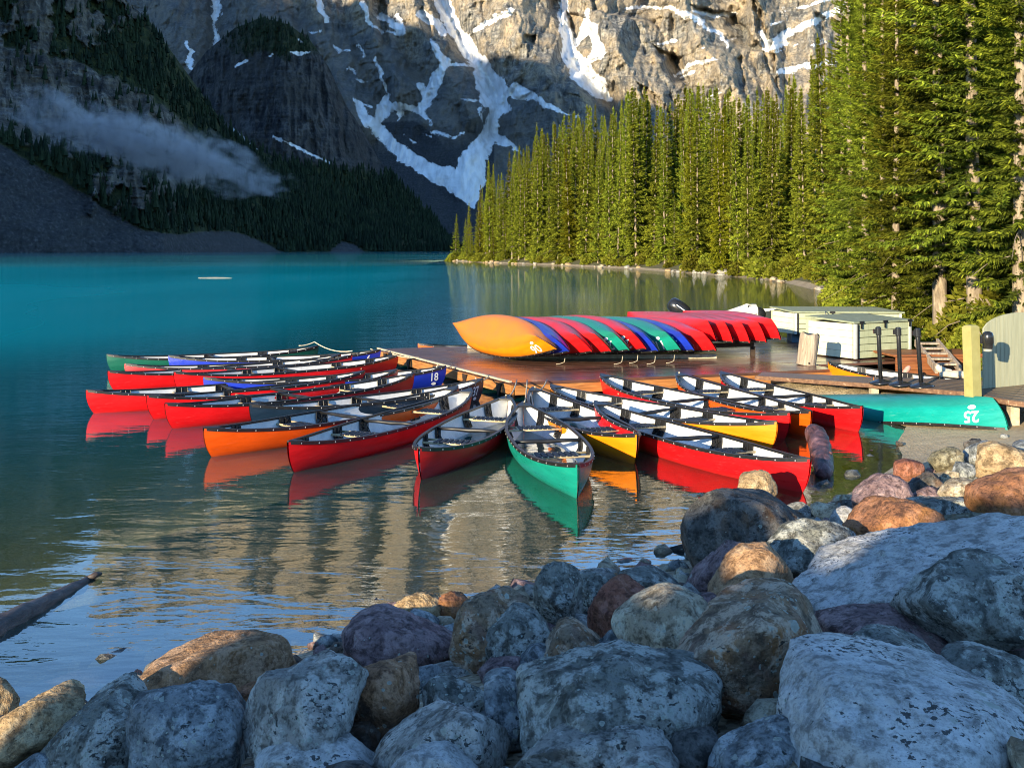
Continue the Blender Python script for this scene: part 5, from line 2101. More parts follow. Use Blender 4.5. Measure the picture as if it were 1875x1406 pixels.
# large near trees with visible pale trunks
NEAR = [(1722, 26.5, 17.5, 'near spruce with a bare pale trunk rising behind the storage boxes', 0), (1786, 25.5, 18.5, 'near spruce with a long pale trunk behind the gate', 1),
        (1868, 23.5, 17.0, None, 2), (1655, 37, 17.5, None, 3), (1600, 46, 18.5, None, 2), (1692, 33, 16.5, None, 1), (1832, 31, 18.0, None, 3), (1905, 29, 18.0, None, 0),
        (1560, 54, 19.0, None, 3), (1578, 60, 20.0, None, 0), (1626, 42, 18.0, None, 1), (1760, 35, 18.0, None, 2), (1808, 40, 19.0, None, 1), (1872, 36, 18.0, None, 2), (1940, 34, 18, None, 0),
        (1640, 52, 19, None, 2), (1690, 48, 19, None, 0), (1740, 46, 19, None, 3), (1545, 70, 21, None, 1), (1600, 68, 21, None, 3), (1660, 66, 21, None, 1), (1720, 60, 20, None, 2),
        (1800, 55, 20, None, 0), (1860, 52, 20, None, 3), (1920, 50, 20, None, 1),
        (1585, 39, 15, None, 2), (1618, 35.5, 14.5, None, 2), (1672, 40, 17, None, 3), (1705, 38, 17, None, 2), (1745, 29.5, 16, None, 3), (1850, 27.5, 16.5, None, 3), (1815, 34, 17, None, 2), (1885, 31.5, 17, None, 3), (1640, 31.5, 12.5, None, 2)]
for (px, d, h, lab, k) in NEAR:
    x = (px - CX) * d / F
    if lab is None:
        lab = 'large near spruce in the dense wall of trees at the right edge'
    plant(NEARP[k], x, d, h * rnd.uniform(0.95, 1.08), 17.0, lab, FOREST_G)
    placed.append((x, d))
cnt = 0
r_ = random.Random(21)
# the shore row, then rows further inland
for (depth0, depth1, gapd, tries, lim) in ((1.2, 5.0, 2.5, 1500, 95), (4.0, 13.0, 2.9, 2500, 100), (12.0, 30.0, 3.4, 2500, 75)):
    c0 = 0
    for _ in range(tries):
        if c0 >= lim:
            break
        k = r_.random()
        k = k * (len(shore_pts) - 2) + 1
        a, b = shore_pts[int(k)], shore_pts[min(int(k) + 1, len(shore_pts) - 1)]
        p = a.lerp(b, k - int(k))
        tdir = (b - a).normalized()
        inl = Vector((tdir.y, -tdir.x, 0))                  # towards land
        if inl.x < 0:
            inl = -inl
        q = p + inl * r_.uniform(depth0, depth1)
        if q.y < 38 or q.y > 262:
            continue
        px = CX + q.x * F / q.y
        if px < 850 or px > 1640 or not far_enough(q.x, q.y, gapd):
            continue
        if float(shore_sd(q.x, q.y)) < 0.8:
            continue
        zb = gz(q.x, q.y)
        top_px = float(interp(px, SKY)) + abs(r_.gauss(0, 34)) * (0.3 if depth0 > 10 else 0.8 if depth0 > 2 else 2.0)
        h = EYE - (top_px - HY) * q.y / F - zb
        small = depth0 < 2 and r_.random() < 0.16
        if small:
            h = r_.uniform(4.5, 9.0)
        h = max(4.0, min(h, 34.0))
        where = ['left', 'middle', 'right'][0 if q.y > 165 else 1 if q.y > 100 else 2]
        row_ = 'front row at the water edge' if depth0 < 2 else 'second row behind the shore trees' if depth0 < 5 else 'back of the forest'
        common = 'tall spruce in the %s, %s stretch of the sunlit forest' % (row_, where)
        if small:
            common = 'small young spruce at the water edge in the %s stretch of the forest' % where
        if q.y < 75:
            plant(NEARP[r_.randrange(4)], q.x, q.y, h, 17.0, common, FOREST_G, None, r_.uniform(0.8, 1.05))
        else:
            mt_ = LIME if (r_.random() < (0.25 if small else 0.05)) else None
            plant(FARP[r_.randrange(7)], q.x, q.y, h, 20.0, common, FOREST_G, mt_, r_.uniform(0.6, 1.2) * (1.25 if small else 1.0))
        placed.append((q.x, q.y))
        c0 += 1
        cnt += 1


# ------------------------------------------------------------------ shrubs under the trees
def shrub_mesh(seed, n, leaf):
    r = np.random.default_rng(seed)
    th = r.random(n) * 6.283
    u = r.random(n)
    rr = np.sqrt(r.random(n)) * (1.0 - 0.55 * u ** 2) * (0.75 + 0.35 * pnoise(np.stack([np.cos(th) * 1.5, np.sin(th) * 1.5, u * 2 + seed], 1)))
    B = np.stack([np.cos(th) * rr, np.sin(th) * rr, u * (1.1 - 0.35 * rr)], 1)
    d = np.stack([np.cos(th) * 0.7, np.sin(th) * 0.7, 0.5 + 0 * u], 1) + r.normal(size=(n, 3)) * 0.5
    d /= np.linalg.norm(d, axis=1)[:, None]
    ln = leaf * (0.6 + 0.8 * r.random(n))
    V, Fq = twigs(r, B, d, ln, ln * 0.55, r.uniform(-1.5, 1.5, n))
    me = mesh_np('foliage', V, Fq, False)
    attr(me, 'shade', np.repeat(np.clip(0.25 + 0.5 * rr + 0.3 * r.normal(size=n) * 0.7, 0, 1), 4))
    me.materials.append(BUSH)
    mb = MB()
    for k in range(7):
        a = r.random() * 6.28
        mb.tube([(0.05 * math.cos(a), 0.05 * math.sin(a), -0.1), (0.25 * math.cos(a), 0.25 * math.sin(a), 0.4), (0.5 * math.cos(a), 0.5 * math.sin(a), 0.85)], [0.03, 0.02, 0.008], 5, False)
    sm = mb.mesh('stem')
    sm.materials.append(BARK)
    return me, sm


SHF = [shrub_mesh(300 + i, 1500, 0.20) for i in range(3)]
SHN = [shrub_mesh(320 + i, 7000, 0.085) for i in range(3)]
SHG = 'low shrubs along the forest shore'


def shrub(x, y, s_, label, protos, k):
    o = empty('shrub', (x, y, gz(x, y) - 0.05), (0, 0, rnd.uniform(0, 6.28)), label, 'shrub', SHG)
    o.scale = (s_ * rnd.uniform(0.9, 1.3), s_ * rnd.uniform(0.9, 1.3), s_ * rnd.uniform(0.8, 1.1))
    link('foliage', protos[k % 3][0], o, BUSH)
    link('stem', protos[k % 3][1], o, BARK)


for i in range(105):
    k = r_.random() * (len(shore_pts) - 5.3) + 4.2
    a, b = shore_pts[int(k)], shore_pts[min(int(k) + 1, len(shore_pts) - 1)]
    p = a.lerp(b, k - int(k))
    tdir = (b - a).normalized()
    inl = Vector((tdir.y, -tdir.x, 0))
    if inl.x < 0:
        inl = -inl
    q = p + inl * r_.uniform(0.3, 3.2)
    shrub(q.x, q.y, r_.uniform(0.7, 1.7), 'yellow green shrub at the water edge under the sunlit spruces', SHF if q.y > 70 else SHN, i)
for i, (px, d, s_) in enumerate(((1560, 48, 1.5), (1590, 44, 1.7), (1618, 40, 1.6), (1640, 37, 1.5), (1665, 34.5, 1.5), (1690, 31, 1.2), (1612, 45, 1.9), (1650, 41, 2.0), (1680, 37, 1.8), (1575, 53, 1.6), (1632, 33.5, 0.9), (1540, 56, 1.3), (1672, 29.5, 0.8))):
    shrub((px - CX) * d / F, d, s_, 'leafy yellow green shrub at the shore behind the cream storage box', SHN, i)
for i, (px, d, s_) in enumerate(((1755, 25, 0.8), (1810, 24, 1.2), (1850, 22, 1.1), (1880, 20.5, 1.0), (1775, 27, 1.0), (1835, 26, 1.6), (1700, 27.5, 0.7), (1742, 24, 0.5), (1800, 21.5, 0.6), (1865, 25, 1.7))):
    shrub((px - CX) * d / F, d, s_, 'green shrub growing behind the arched gate under the near spruces', SHN, i)
SHC = [(834, 246, 1.6), (826, 247, 1.3), (842, 245, 1.5), (850, 242, 1.4), (858, 238, 1.7)]
for i, (px, d, s_) in enumerate(SHC):
    shrub((px - CX) * d / F, d, s_, 'yellow green shrub on the tip of the forest point', SHF, i)
# ------------------------------------------------------------------ boulders of the near bank
def rock_mat(name, a, b, lichen=0.3, speck=0.3, rust=0.0, scale=1.0, streak=0.0, patchc=None):
    t = NT(name)
    v = t.coord('Object')
    n1 = t.noise(v, 2.2 * scale, 6, 0.62, 0.4)
    n2 = t.noise(v, 14 * scale, 6, 0.7)
    n3 = t.noise(v, 55, 4, 0.7)
    c = t.ramp(n1, [(0.32, a), (0.62, b)])
    c = t.mix(t.ramp(n2, [(0.40, 0.85), (0.52, 0.0)]), c, tuple(x * 0.40 for x in a))
    if patchc:
        c = t.mix(t.ramp(t.noise(v, 1.6, 4, 0.6, 0.8), [(0.50, 0.0), (0.58, 0.8)]), c, patchc)
    if rust:
        c = t.mix(t.math('MULTIPLY', t.ramp(t.noise(t.coord('Object', (1, 1, 1), (0.4, 0.3, 0)), 3.0, 5, 0.6, 0.6), [(0.46, 0.0), (0.62, 1.0)]), rust), c, (0.36, 0.16, 0.05))
    if streak:
        sv = t.coord('Object', (2, 2, 16), (0.5, 0.25, 0.2))
        c = t.mix(t.math('MULTIPLY', t.ramp(t.noise(sv, 2.0, 6, 0.65, 0.7), [(0.48, 0.0), (0.6, 1.0)]), streak), c, tuple(x * 0.35 for x in a))
    # mottled crust: pale and dark patches with ragged edges
    crust = t.noise(v, 7.0 * scale, 8, 0.72, 0.5)
    c = t.mix(t.math('MULTIPLY', t.ramp(crust, [(0.50, 0.0), (0.56, 1.0)]), 0.32 + 0.45 * lichen), c, tuple(min(0.72, x * 1.4 + 0.09) for x in b))
    c = t.mix(t.ramp(n3, [(0.34, 0.55), (0.50, 0.0)]), c, tuple(x * 0.35 for x in a))
    if speck:                                     # black lichen flecks, denser in some areas
        fl = t.noise(t.coord('Object', (1.0, 1.3, 1.7), (0.4, 0.2, 0.6)), 30.0, 5, 0.6, 0.3)
        reg = t.noise(v, 2.6, 5, 0.65)
        thr = t.math('SUBTRACT', 0.74, t.math('MULTIPLY', t.ramp(reg, [(0.40, 0.0), (0.66, 1.0)]), 0.20 * min(1.0, speck * 1.5)))
        m = t.math('MULTIPLY', t.math('GREATER_THAN', fl, thr), 0.88)
        c = t.mix(m, c, (0.018, 0.021, 0.022))
    if lichen > 0.08:                             # pale round rosettes of uneven size
        warp = t.n('TexNoise')
        warp.inputs['Scale'].default_value = 18
        warp.inputs['Detail'].default_value = 4
        t.l(v, warp.inputs['Vector'])
        ws = t.n('VectorMath', operation='SCALE')
        ws.inputs['Scale'].default_value = 0.035
        t.l(warp.outputs['Color'], ws.inputs[0])
        wv = t.n('VectorMath', operation='ADD')
        t.l(v, wv.inputs[0])
        t.l(ws.outputs[0], wv.inputs[1])
        for (sc, thr, dens) in ((9.0, 0.24, 0.22), (21.0, 0.28, 0.40), (42.0, 0.34, 0.45)):
            x = t.n('TexVoronoi')
            x.inputs['Scale'].default_value = sc
            t.l(wv.outputs[0], x.inputs['Vector'])
            sp = t.n('SeparateColor')
            t.l(x.outputs['Color'], sp.inputs[0])
            reg = t.noise(v, 2.4, 4, 0.65)
            on = t.math('LESS_THAN', sp.outputs[0], t.math('MULTIPLY', t.ramp(reg, [(0.42, 0.0), (0.66, 1.0)]), dens * 2.0 * lichen))
            rad_ = t.math('MULTIPLY', t.math('ADD', 0.25, sp.outputs[1]), thr)
            edge = t.math('ADD', x.outputs['Distance'], t.math('MULTIPLY', t.math('SUBTRACT', n3, 0.5), 0.22))
            ins = t.math('MULTIPLY', t.math('LESS_THAN', edge, rad_), on)
            rim_ = t.math('ADD', 0.45, t.math('MULTIPLY', t.math('DIVIDE', edge, rad_), 0.5), clamp=True)
            lc = t.mix(rim_, (0.15, 0.17, 0.14), (0.44, 0.47, 0.40))
            c = t.mix(t.math('MULTIPLY', ins, t.math('ADD', 0.45, t.math('MULTIPLY', sp.outputs[2], 0.5))), c, lc)
    # a wet dark band just above the water line
    pz = t.n('SeparateXYZ')
    t.l(t.pos(), pz.inputs[0])
    wet = t.ramp(t.math('ADD', pz.outputs[2], t.math('MULTIPLY', n1, 0.08)), [(0.06, 1.0), (0.10, 0.0)])
    c = t.mix(t.math('MULTIPLY', wet, 0.85), c, t.mix(1.0, c, (0.34, 0.32, 0.30), 'MULTIPLY'))
    t.col(c)
    t.rough(t.math('SUBTRACT', 0.85, t.math('MULTIPLY', wet, 0.5)))
    t.spec(0.25)
    hh = t.math('ADD', t.math('MULTIPLY', n2, 1.0), t.math('ADD', t.math('MULTIPLY', n3, 0.35), t.math('MULTIPLY', n1, 0.6)))
    t.bump(hh, 1.0, 0.03)
    return t.m


RM = {
    'dark': rock_mat('dark_grey_stone', (0.05, 0.05, 0.047), (0.12, 0.113, 0.10), 0.15, 0.5, 0.25),
    'lichen': rock_mat('lichen_grey_stone', (0.11, 0.115, 0.10), (0.28, 0.285, 0.25), 1.0, 0.7, 0.1),
    'grey': rock_mat('grey_stone', (0.20, 0.195, 0.175), (0.40, 0.385, 0.345), 0.6, 0.65, 0.1),
    'pale': rock_mat('pale_grey_stone', (0.42, 0.41, 0.385), (0.64, 0.63, 0.59), 0.12, 0.9, 0.05, 0.8, 0.3),
    'brown': rock_mat('brown_stone', (0.24, 0.135, 0.07), (0.44, 0.27, 0.15), 0.10, 0.10, 0.35, 1.0, 0.2),
    'tan': rock_mat('tan_stone', (0.32, 0.215, 0.11), (0.50, 0.36, 0.20), 0.06, 0.25, 0.2, 1.0, 0.35),
    'orange': rock_mat('orange_tan_stone', (0.36, 0.20, 0.10), (0.50, 0.31, 0.17), 0.05, 0.06, 0.3),
    'rust': rock_mat('rusty_stone', (0.17, 0.085, 0.055), (0.40, 0.17, 0.075), 0.05, 0.2, 0.8),
    'red': rock_mat('red_brown_stone', (0.20, 0.07, 0.045), (0.33, 0.13, 0.08), 0.04, 0.1, 0.25),
    'purple': rock_mat('purple_grey_stone', (0.15, 0.095, 0.10), (0.32, 0.215, 0.205), 0.15, 0.12, 0.1, 1.0, 0.3),
    'mixed': rock_mat('brown_lichen_stone', (0.17, 0.12, 0.08), (0.36, 0.265, 0.175), 0.9, 0.6, 0.7, 1.0, 0.15, (0.24, 0.13, 0.10)),
    'tanlichen': rock_mat('tan_lichen_stone', (0.27, 0.22, 0.145), (0.50, 0.41, 0.29), 0.5, 0.45, 0.15),
    'cubic': rock_mat('two_tone_stone', (0.23, 0.115, 0.06), (0.46, 0.25, 0.13), 0.25, 0.25, 0.4, 1.0, 0.3, (0.085, 0.08, 0.075)),
    'olive': rock_mat('olive_stone', (0.12, 0.11, 0.07), (0.25, 0.23, 0.15), 0.2, 0.35, 0.1),
    'blue': rock_mat('blue_grey_stone', (0.14, 0.155, 0.16), (0.31, 0.325, 0.32), 0.6, 0.5, 0.0),
}


def ico_dirs(n):
    bm = bmesh.new()
    bmesh.ops.create_icosphere(bm, subdivisions=n, radius=1.0)
    v = np.array([p.co[:] for p in bm.verts])
    f = np.array([[q.index for q in p.verts] for p in bm.faces])
    bm.free()
    return v / np.linalg.norm(v, axis=1)[:, None], f


ICO = {k: ico_dirs(k) for k in (2, 3, 4, 5, 6)}


def hull2d(pts):
    pts = sorted(set(pts))
    def half(ps):
        h = []
        for p in ps:
            while len(h) > 1 and (h[-1][0] - h[-2][0]) * (p[1] - h[-2][1]) - (h[-1][1] - h[-2][1]) * (p[0] - h[-2][0]) <= 0:
                h.pop()
            h.append(p)
        return h[:-1]
    return half(pts) + half(pts[::-1])


def boulder(seed, poly, depth, thick, p=9.0, rough=0.05, facets=12, lvl=None):
    """stone whose outline follows poly (pixels) at its real depth; planes in the depth direction give it a body"""
    r = np.random.default_rng(seed)
    w = [((x - CX) * depth / F, EYE - (y - HY) * depth / F) for x, y in poly]
    h = hull2d(w)
    c = np.mean(np.array(h), 0)
    h = [(x - c[0], z - c[1]) for x, z in h]
    sx_ = max(q[0] for q in h) - min(q[0] for q in h)
    sz_ = max(q[1] for q in h) - min(q[1] for q in h)
    T = thick * 0.5 * math.sqrt(sx_ * sz_)
    N, Dd = [], []
    for (x1, z1), (x2, z2) in zip(h, h[1:] + h[:1]):
        L = math.hypot(x2 - x1, z2 - z1)
        if L < 0.02 * (sx_ + sz_):
            continue
        n = np.array([(z2 - z1) / L, 0, -(x2 - x1) / L])
        d = n[0] * x1 + n[2] * z1
        if d < 0:
            n, d = -n, -d
        N.append(n)
        Dd.append(max(d, 0.02 * (sx_ + sz_)))
    hp = np.array(h)
    N += [np.array([0.12 * r.normal(), -1, 0.25 + 0.2 * r.random()]), np.array([0, 1.0, 0.1])]
    Dd += [T, T]
    for k in range(facets):
        n = r.normal(size=3)
        n /= np.linalg.norm(n)
        if abs(n[1]) < 0.35:
            n[1] = math.copysign(0.35 + 0.5 * r.random(), n[1] if k % 3 else -1)
            n /= np.linalg.norm(n)
        s2 = (hp @ n[[0, 2]]).max()
        sup = math.sqrt(s2 * s2 + (T * n[1]) ** 2)
        N.append(n)
        Dd.append(sup * (0.66 + 0.30 * r.random()))
    N = np.array([n / np.linalg.norm(n) for n in N])
    Dd = np.array(Dd)
    p = p * 3.0
    lvl = lvl or (5 if sx_ * F / depth > 70 else 4)
    dirs, F_ = ICO[lvl]
    dn = np.clip(dirs @ N.T, 0, None) / Dd[None, :]
    R = (dn ** p).sum(1) ** (-1.0 / p)
    R *= (1.0 + 0.5 / p)
    V = dirs * R[:, None]
    sc = math.sqrt(sx_ * sz_)
    # split faces: whole chips broken off along flat planes
    for k in range(8 if rough > 0.04 else 4):
        n = np.array([r.normal() * 0.9, -abs(r.normal()) - 0.15, r.normal() * 0.9 + 0.25])
        n /= np.linalg.norm(n)
        pr = V @ n
        dcut = pr.max() * ((0.80 if sx_ * F / depth < 330 else 0.89) + 0.11 * r.random())
        V = V - np.clip(pr - dcut, 0, None)[:, None] * n[None, :]
    q = V / sc
    o = r.random(3) * 50
    disp = rough * (1.0 * fbm(q * 1.5 + o, 4) + 0.85 * fbm(q * 3.2 + o, 5, 0.6, True) - 0.25) + 0.016 * fbm(q * 13 + o, 4, 0.6, True)
    # a few cracks and broken edges
    ck = np.abs(pnoise(q * 1.9 + o + 9))
    disp = disp - 0.02 * np.clip(1 - ck / 0.05, 0, 1) * (pnoise(q * 2.3 + o + 3) > 0.05)
    V = V + dirs * (disp * sc)[:, None]
    me = mesh_np('boulder', V, F_, True)
    return me, Vector((c[0], depth, c[1])), sx_, sz_, T


def contact_depth(x, y):
    D = np.linspace(2.6, 45, 900)
    X = (x - CX) * D / F
    Z = EYE - (y - HY) * D / F
    g = np.maximum(ground_z(X, D), 0.0)
    k = np.flatnonzero(Z <= g)
    return float(D[k[0]]) if len(k) else 30.0


BG = 'boulders along the shore in the foreground'
# outline in photograph pixels, stone, label[, depth shift, thickness, sharpness]
B_ = [
    ([(1446, 1440), (1446, 1400), (1448, 1370), (1453, 1327), (1464, 1298), (1478, 1282), (1500, 1258), (1529, 1246), (1575, 1243), (1640, 1248), (1720, 1264), (1800, 1285), (1905, 1308), (1920, 1440)], 'pale', 'huge flat pale slab at the lower right corner', 0.0, 1.6, 12),
    ([(1499, 1259), (1509, 1222), (1532, 1194), (1560, 1174), (1580, 1161), (1617, 1158), (1646, 1166), (1688, 1180), (1717, 1199), (1745, 1228), (1762, 1256), (1768, 1285), (1700, 1320), (1560, 1310), (1505, 1290)], 'lichen', 'domed grey boulder with black and white lichen just above the pale corner slab', 0.0, 1.2, 8),
    ([(1518, 1148), (1560, 1131), (1612, 1121), (1651, 1121), (1703, 1143), (1731, 1151), (1757, 1174), (1779, 1196), (1740, 1230), (1620, 1230), (1540, 1205)], 'purple', 'flat purple red slab behind the domed lichen boulder', 0.0, 1.4, 9),
    ([(1737, 1208), (1760, 1197), (1788, 1198), (1831, 1209), (1875, 1215), (1915, 1225), (1915, 1320), (1802, 1310), (1770, 1295), (1755, 1260)], 'lichen', 'black speckled boulder with a pinkish patch at the right edge above the pale slab', 0.0, 1.2, 9),
    ([(1654, 1125), (1660, 1085), (1691, 1055), (1731, 1032), (1777, 1018), (1816, 1022), (1853, 1040), (1872, 1077), (1890, 1130), (1890, 1220), (1831, 1218), (1782, 1192), (1757, 1168), (1717, 1150), (1690, 1140)], 'lichen', 'big angular boulder with white lichen on top and a dark brown underside at right', 0.0, 1.1, 10),
    ([(1852, 1111), (1859, 1088), (1878, 1066), (1910, 1056), (1915, 1185), (1878, 1175), (1860, 1157)], 'tanlichen', 'tan grey boulder cut by the right picture edge', -0.2, 1.1, 8),
    ([(1425, 1098), (1455, 1078), (1490, 1062), (1540, 1043), (1588, 1024), (1640, 1012), (1700, 1004), (1750, 998), (1793, 983), (1838, 968), (1875, 956), (1925, 952), (1925, 1090), (1800, 1100), (1655, 1135), (1600, 1150), (1518, 1162), (1480, 1130)], 'pale', 'largest pale slab with black flecks sloping down from the right edge', 0.35, 1.3, 12),
    ([(1235, 1193), (1244, 1176), (1287, 1142), (1344, 1119), (1412, 1099), (1458, 1096), (1485, 1110), (1507, 1136), (1528, 1184), (1517, 1215), (1502, 1262), (1480, 1290), (1435, 1315), (1389, 1330), (1357, 1322), (1325, 1285), (1285, 1245), (1244, 1232)], 'mixed', 'large brown boulder with pale lichen rosettes and an orange crack in the lower right', 0.0, 1.05, 8),
    ([(1129, 1152), (1145, 1135), (1190, 1110), (1208, 1094), (1254, 1091), (1290, 1107), (1324, 1132), (1300, 1180), (1262, 1240), (1243, 1250), (1163, 1240), (1150, 1200)], 'tanlichen', 'tan rough boulder left of the large brown lichen boulder', 0.0, 1.05, 9),
    ([(1096, 1177), (1110, 1160), (1127, 1149), (1150, 1160), (1172, 1205), (1165, 1235), (1135, 1232), (1105, 1205)], 'blue', 'small blue grey stone wedged left of the tan rough boulder', 0.0, 1.0, 8),
    ([(1070, 1136), (1077, 1118), (1099, 1081), (1129, 1061), (1145, 1057), (1156, 1068), (1179, 1080), (1189, 1104), (1180, 1140), (1140, 1170), (1095, 1180), (1074, 1162)], 'red', 'smooth red brown boulder among grey lichen boulders at the water edge', 0.0, 1.0, 8),
    ([(1124, 1062), (1136, 1043), (1172, 1039), (1204, 1047), (1236, 1067), (1264, 1088), (1255, 1115), (1190, 1125), (1150, 1090)], 'lichen', 'low dark lichen boulder in the water edge behind the red brown one', 0.0, 1.1, 8),
    ([(979, 1080), (985, 1060), (1000, 1040), (1020, 1034), (1036, 1036), (1054, 1046), (1064, 1062), (1066, 1110), (1060, 1150), (1030, 1175), (1003, 1165), (986, 1118)], 'lichen', 'tall grey lichen boulder at the water edge right of the wet yellow rocks', 0.0, 1.0, 8),
    ([(1052, 1058), (1070, 1051), (1099, 1047), (1124, 1062), (1110, 1100), (1080, 1140), (1060, 1140), (1050, 1095)], 'lichen', 'grey lichen boulder between the tall one and the red brown one', 0.15, 1.0, 8),
    ([(876, 1189), (883, 1152), (910, 1125), (947, 1115), (977, 1123), (1003, 1154), (1010, 1189), (985, 1225), (930, 1240), (890, 1225)], 'lichen', 'round blue green boulder covered with lichen rosettes in the middle', 0.0, 1.0, 7),
    ([(839, 1129), (858, 1098), (895, 1085), (958, 1085), (984, 1102), (990, 1130), (960, 1180), (900, 1230), (850, 1220), (828, 1190), (834, 1150)], 'mixed', 'brown and black boulder behind the round blue green one', 0.0, 1.05, 9),
    ([(698, 1123), (731, 1098), (768, 1089), (798, 1086), (807, 1100), (806, 1132), (768, 1146), (740, 1140)], 'tan', 'wet yellow rock with a black side standing in the water', 0.0, 1.0, 14),
    ([(798, 1090), (824, 1083), (850, 1092), (860, 1099), (842, 1128), (820, 1140), (800, 1132)], 'rust', 'small wet brown rock touching the yellow rock in the water', 0.05, 1.0, 12),
    ([(602, 1200), (622, 1166), (656, 1143), (690, 1134), (727, 1143), (775, 1173), (831, 1190), (856, 1200), (842, 1222), (772, 1235), (640, 1230)], 'purple', 'long low purple boulder at the water edge behind the two tone block', 0.0, 1.1, 9),
    ([(616, 1303), (620, 1262), (636, 1220), (660, 1208), (682, 1206), (715, 1213), (759, 1220), (777, 1235), (779, 1250), (774, 1290), (766, 1339), (735, 1360), (696, 1370), (652, 1348), (621, 1320)], 'cubic', 'blocky brown boulder with a blue grey upper corner in the lower middle', 0.0, 1.0, 11),
    ([(430, 1420), (433, 1340), (455, 1301), (467, 1265), (483, 1247), (534, 1230), (585, 1212), (620, 1202), (648, 1199), (665, 1210), (665, 1270), (640, 1330), (600, 1420)], 'grey', 'big grey boulder mottled with lichen left of the blocky brown one', 0.0, 1.1, 9),
    ([(258, 1248), (266, 1230), (291, 1206), (321, 1196), (362, 1184), (422, 1170), (463, 1166), (503, 1165), (528, 1170), (550, 1187), (563, 1207), (556, 1228), (500, 1270), (440, 1300), (340, 1300), (268, 1290)], 'brown', 'long smooth brown boulder lying at the water edge on the left', 0.0, 0.95, 7),
    ([(395, 1285), (440, 1262), (480, 1255), (470, 1290), (440, 1330), (410, 1320)], 'rust', 'small dark red stone wedged under the long brown boulder', 0.0, 1.0, 8),
    ([(235, 1295), (252, 1280), (300, 1275), (331, 1267), (410, 1279), (424, 1297), (438, 1320), (438, 1430), (300, 1440), (250, 1400)], 'blue', 'grey boulder below the long brown one with a pale top', 0.0, 1.1, 9),
    ([(213, 1271), (193, 1277), (162, 1293), (122, 1328), (71, 1382), (20, 1440), (365, 1440), (345, 1378), (310, 1330), (272, 1308), (231, 1287)], 'lichen', 'dark pyramid shaped boulder with lichen rings at the lower left', 0.0, 1.0, 10),
    ([(-25, 1335), (30, 1301), (61, 1283), (89, 1274), (107, 1276), (130, 1281), (162, 1292), (130, 1340), (71, 1400), (30, 1430), (-25, 1430)], 'tan', 'sunlit tan boulder at the lower left corner', 0.0, 0.95, 8),
    ([(-30, 1252), (0, 1250), (12, 1257), (25, 1272), (28, 1300), (12, 1325), (-30, 1340)], 'tan', 'small tan boulder cut by the left picture edge', 0.0, 1.0, 9),
    ([(10, 1420), (71, 1381), (105, 1382), (110, 1430), (20, 1440)], 'blue', 'small blue grey stone squeezed under the sunlit tan boulder', -0.1, 1.0, 9),
    ([(495, 1362), (530, 1333), (564, 1319), (600, 1313), (630, 1326), (645, 1350), (610, 1390), (540, 1400)], 'pale', 'pale pitted stone between the big grey boulder and the blocky brown one', 0.0, 1.0, 9),
    ([(430, 1430), (470, 1374), (540, 1351), (590, 1338), (640, 1357), (668, 1375), (694, 1412), (690, 1440), (430, 1440)], 'pale', 'pale boulder with a dark front at the bottom edge left of the middle', 0.0, 1.0, 9),
    ([(682, 1400), (711, 1370), (749, 1353), (790, 1333), (807, 1310), (834, 1295), (856, 1292), (873, 1307), (897, 1313), (922, 1342), (957, 1375), (965, 1430), (690, 1440)], 'grey', 'peaked grey and tan boulder at the bottom edge in the middle', 0.0, 1.0, 9),
    ([(710, 1420), (744, 1382), (764, 1377), (812, 1377), (836, 1389), (880, 1410), (880, 1440), (710, 1440)], 'pale', 'pale stone top at the bottom edge below the peaked boulder', -0.2, 1.0, 9),
    ([(776, 1240), (788, 1232), (846, 1236), (877, 1246), (889, 1267), (888, 1315), (860, 1360), (800, 1365), (776, 1345)], 'lichen', 'blue grey block right of the blocky brown boulder', 0.05, 1.0, 12),
    ([(769, 1228), (798, 1223), (846, 1221), (863, 1222), (884, 1233), (880, 1252), (820, 1254), (775, 1244)], 'grey', 'thin flat grey stone lying on top of the blue grey block', 0.15, 1.2, 10),
    ([(874, 1241), (899, 1218), (950, 1201), (966, 1203), (960, 1225), (947, 1253), (890, 1262)], 'purple', 'small purple red stone in the middle of the boulders', 0.0, 1.0, 9),
    ([(886, 1256), (899, 1244), (928, 1240), (952, 1256), (958, 1316), (968, 1360), (955, 1390), (925, 1370), (895, 1320)], 'blue', 'upright blue grey stone left of the long lichen boulder', 0.05, 1.0, 9),
    ([(938, 1232), (956, 1208), (975, 1190), (1003, 1187), (1014, 1210), (1005, 1260), (950, 1270)], 'blue', 'pale blue grey stone under the brown peaked stone', 0.1, 1.0, 8),
    ([(985, 1225), (1005, 1193), (1022, 1160), (1038, 1148), (1056, 1150), (1076, 1164), (1100, 1191), (1138, 1225), (1110, 1262), (1000, 1265)], 'mixed', 'peaked brown stone with a black crack above the long lichen boulder', 0.05, 0.95, 11),
    ([(949, 1290), (953, 1258), (1010, 1240), (1085, 1227), (1122, 1218), (1197, 1233), (1290, 1239), (1315, 1254), (1328, 1275), (1333, 1330), (1330, 1410), (1250, 1400), (1100, 1380), (1000, 1380), (965, 1355)], 'lichen', 'long grey boulder with pale round lichen spots at the bottom right of the middle', 0.0, 1.0, 10),
    ([(930, 1410), (973, 1360), (1029, 1341), (1123, 1330), (1164, 1328), (1220, 1332), (1250, 1356), (1253, 1391), (1250, 1440), (930, 1440)], 'grey', 'flat topped grey boulder at the bottom edge below the long lichen boulder', 0.0, 1.1, 10),
    ([(1298, 1440), (1321, 1368), (1385, 1342), (1448, 1319), (1465, 1328), (1470, 1440)], 'blue', 'dark blue grey slab deep between the brown lichen boulder and the pale corner slab', 0.0, 1.3, 10),
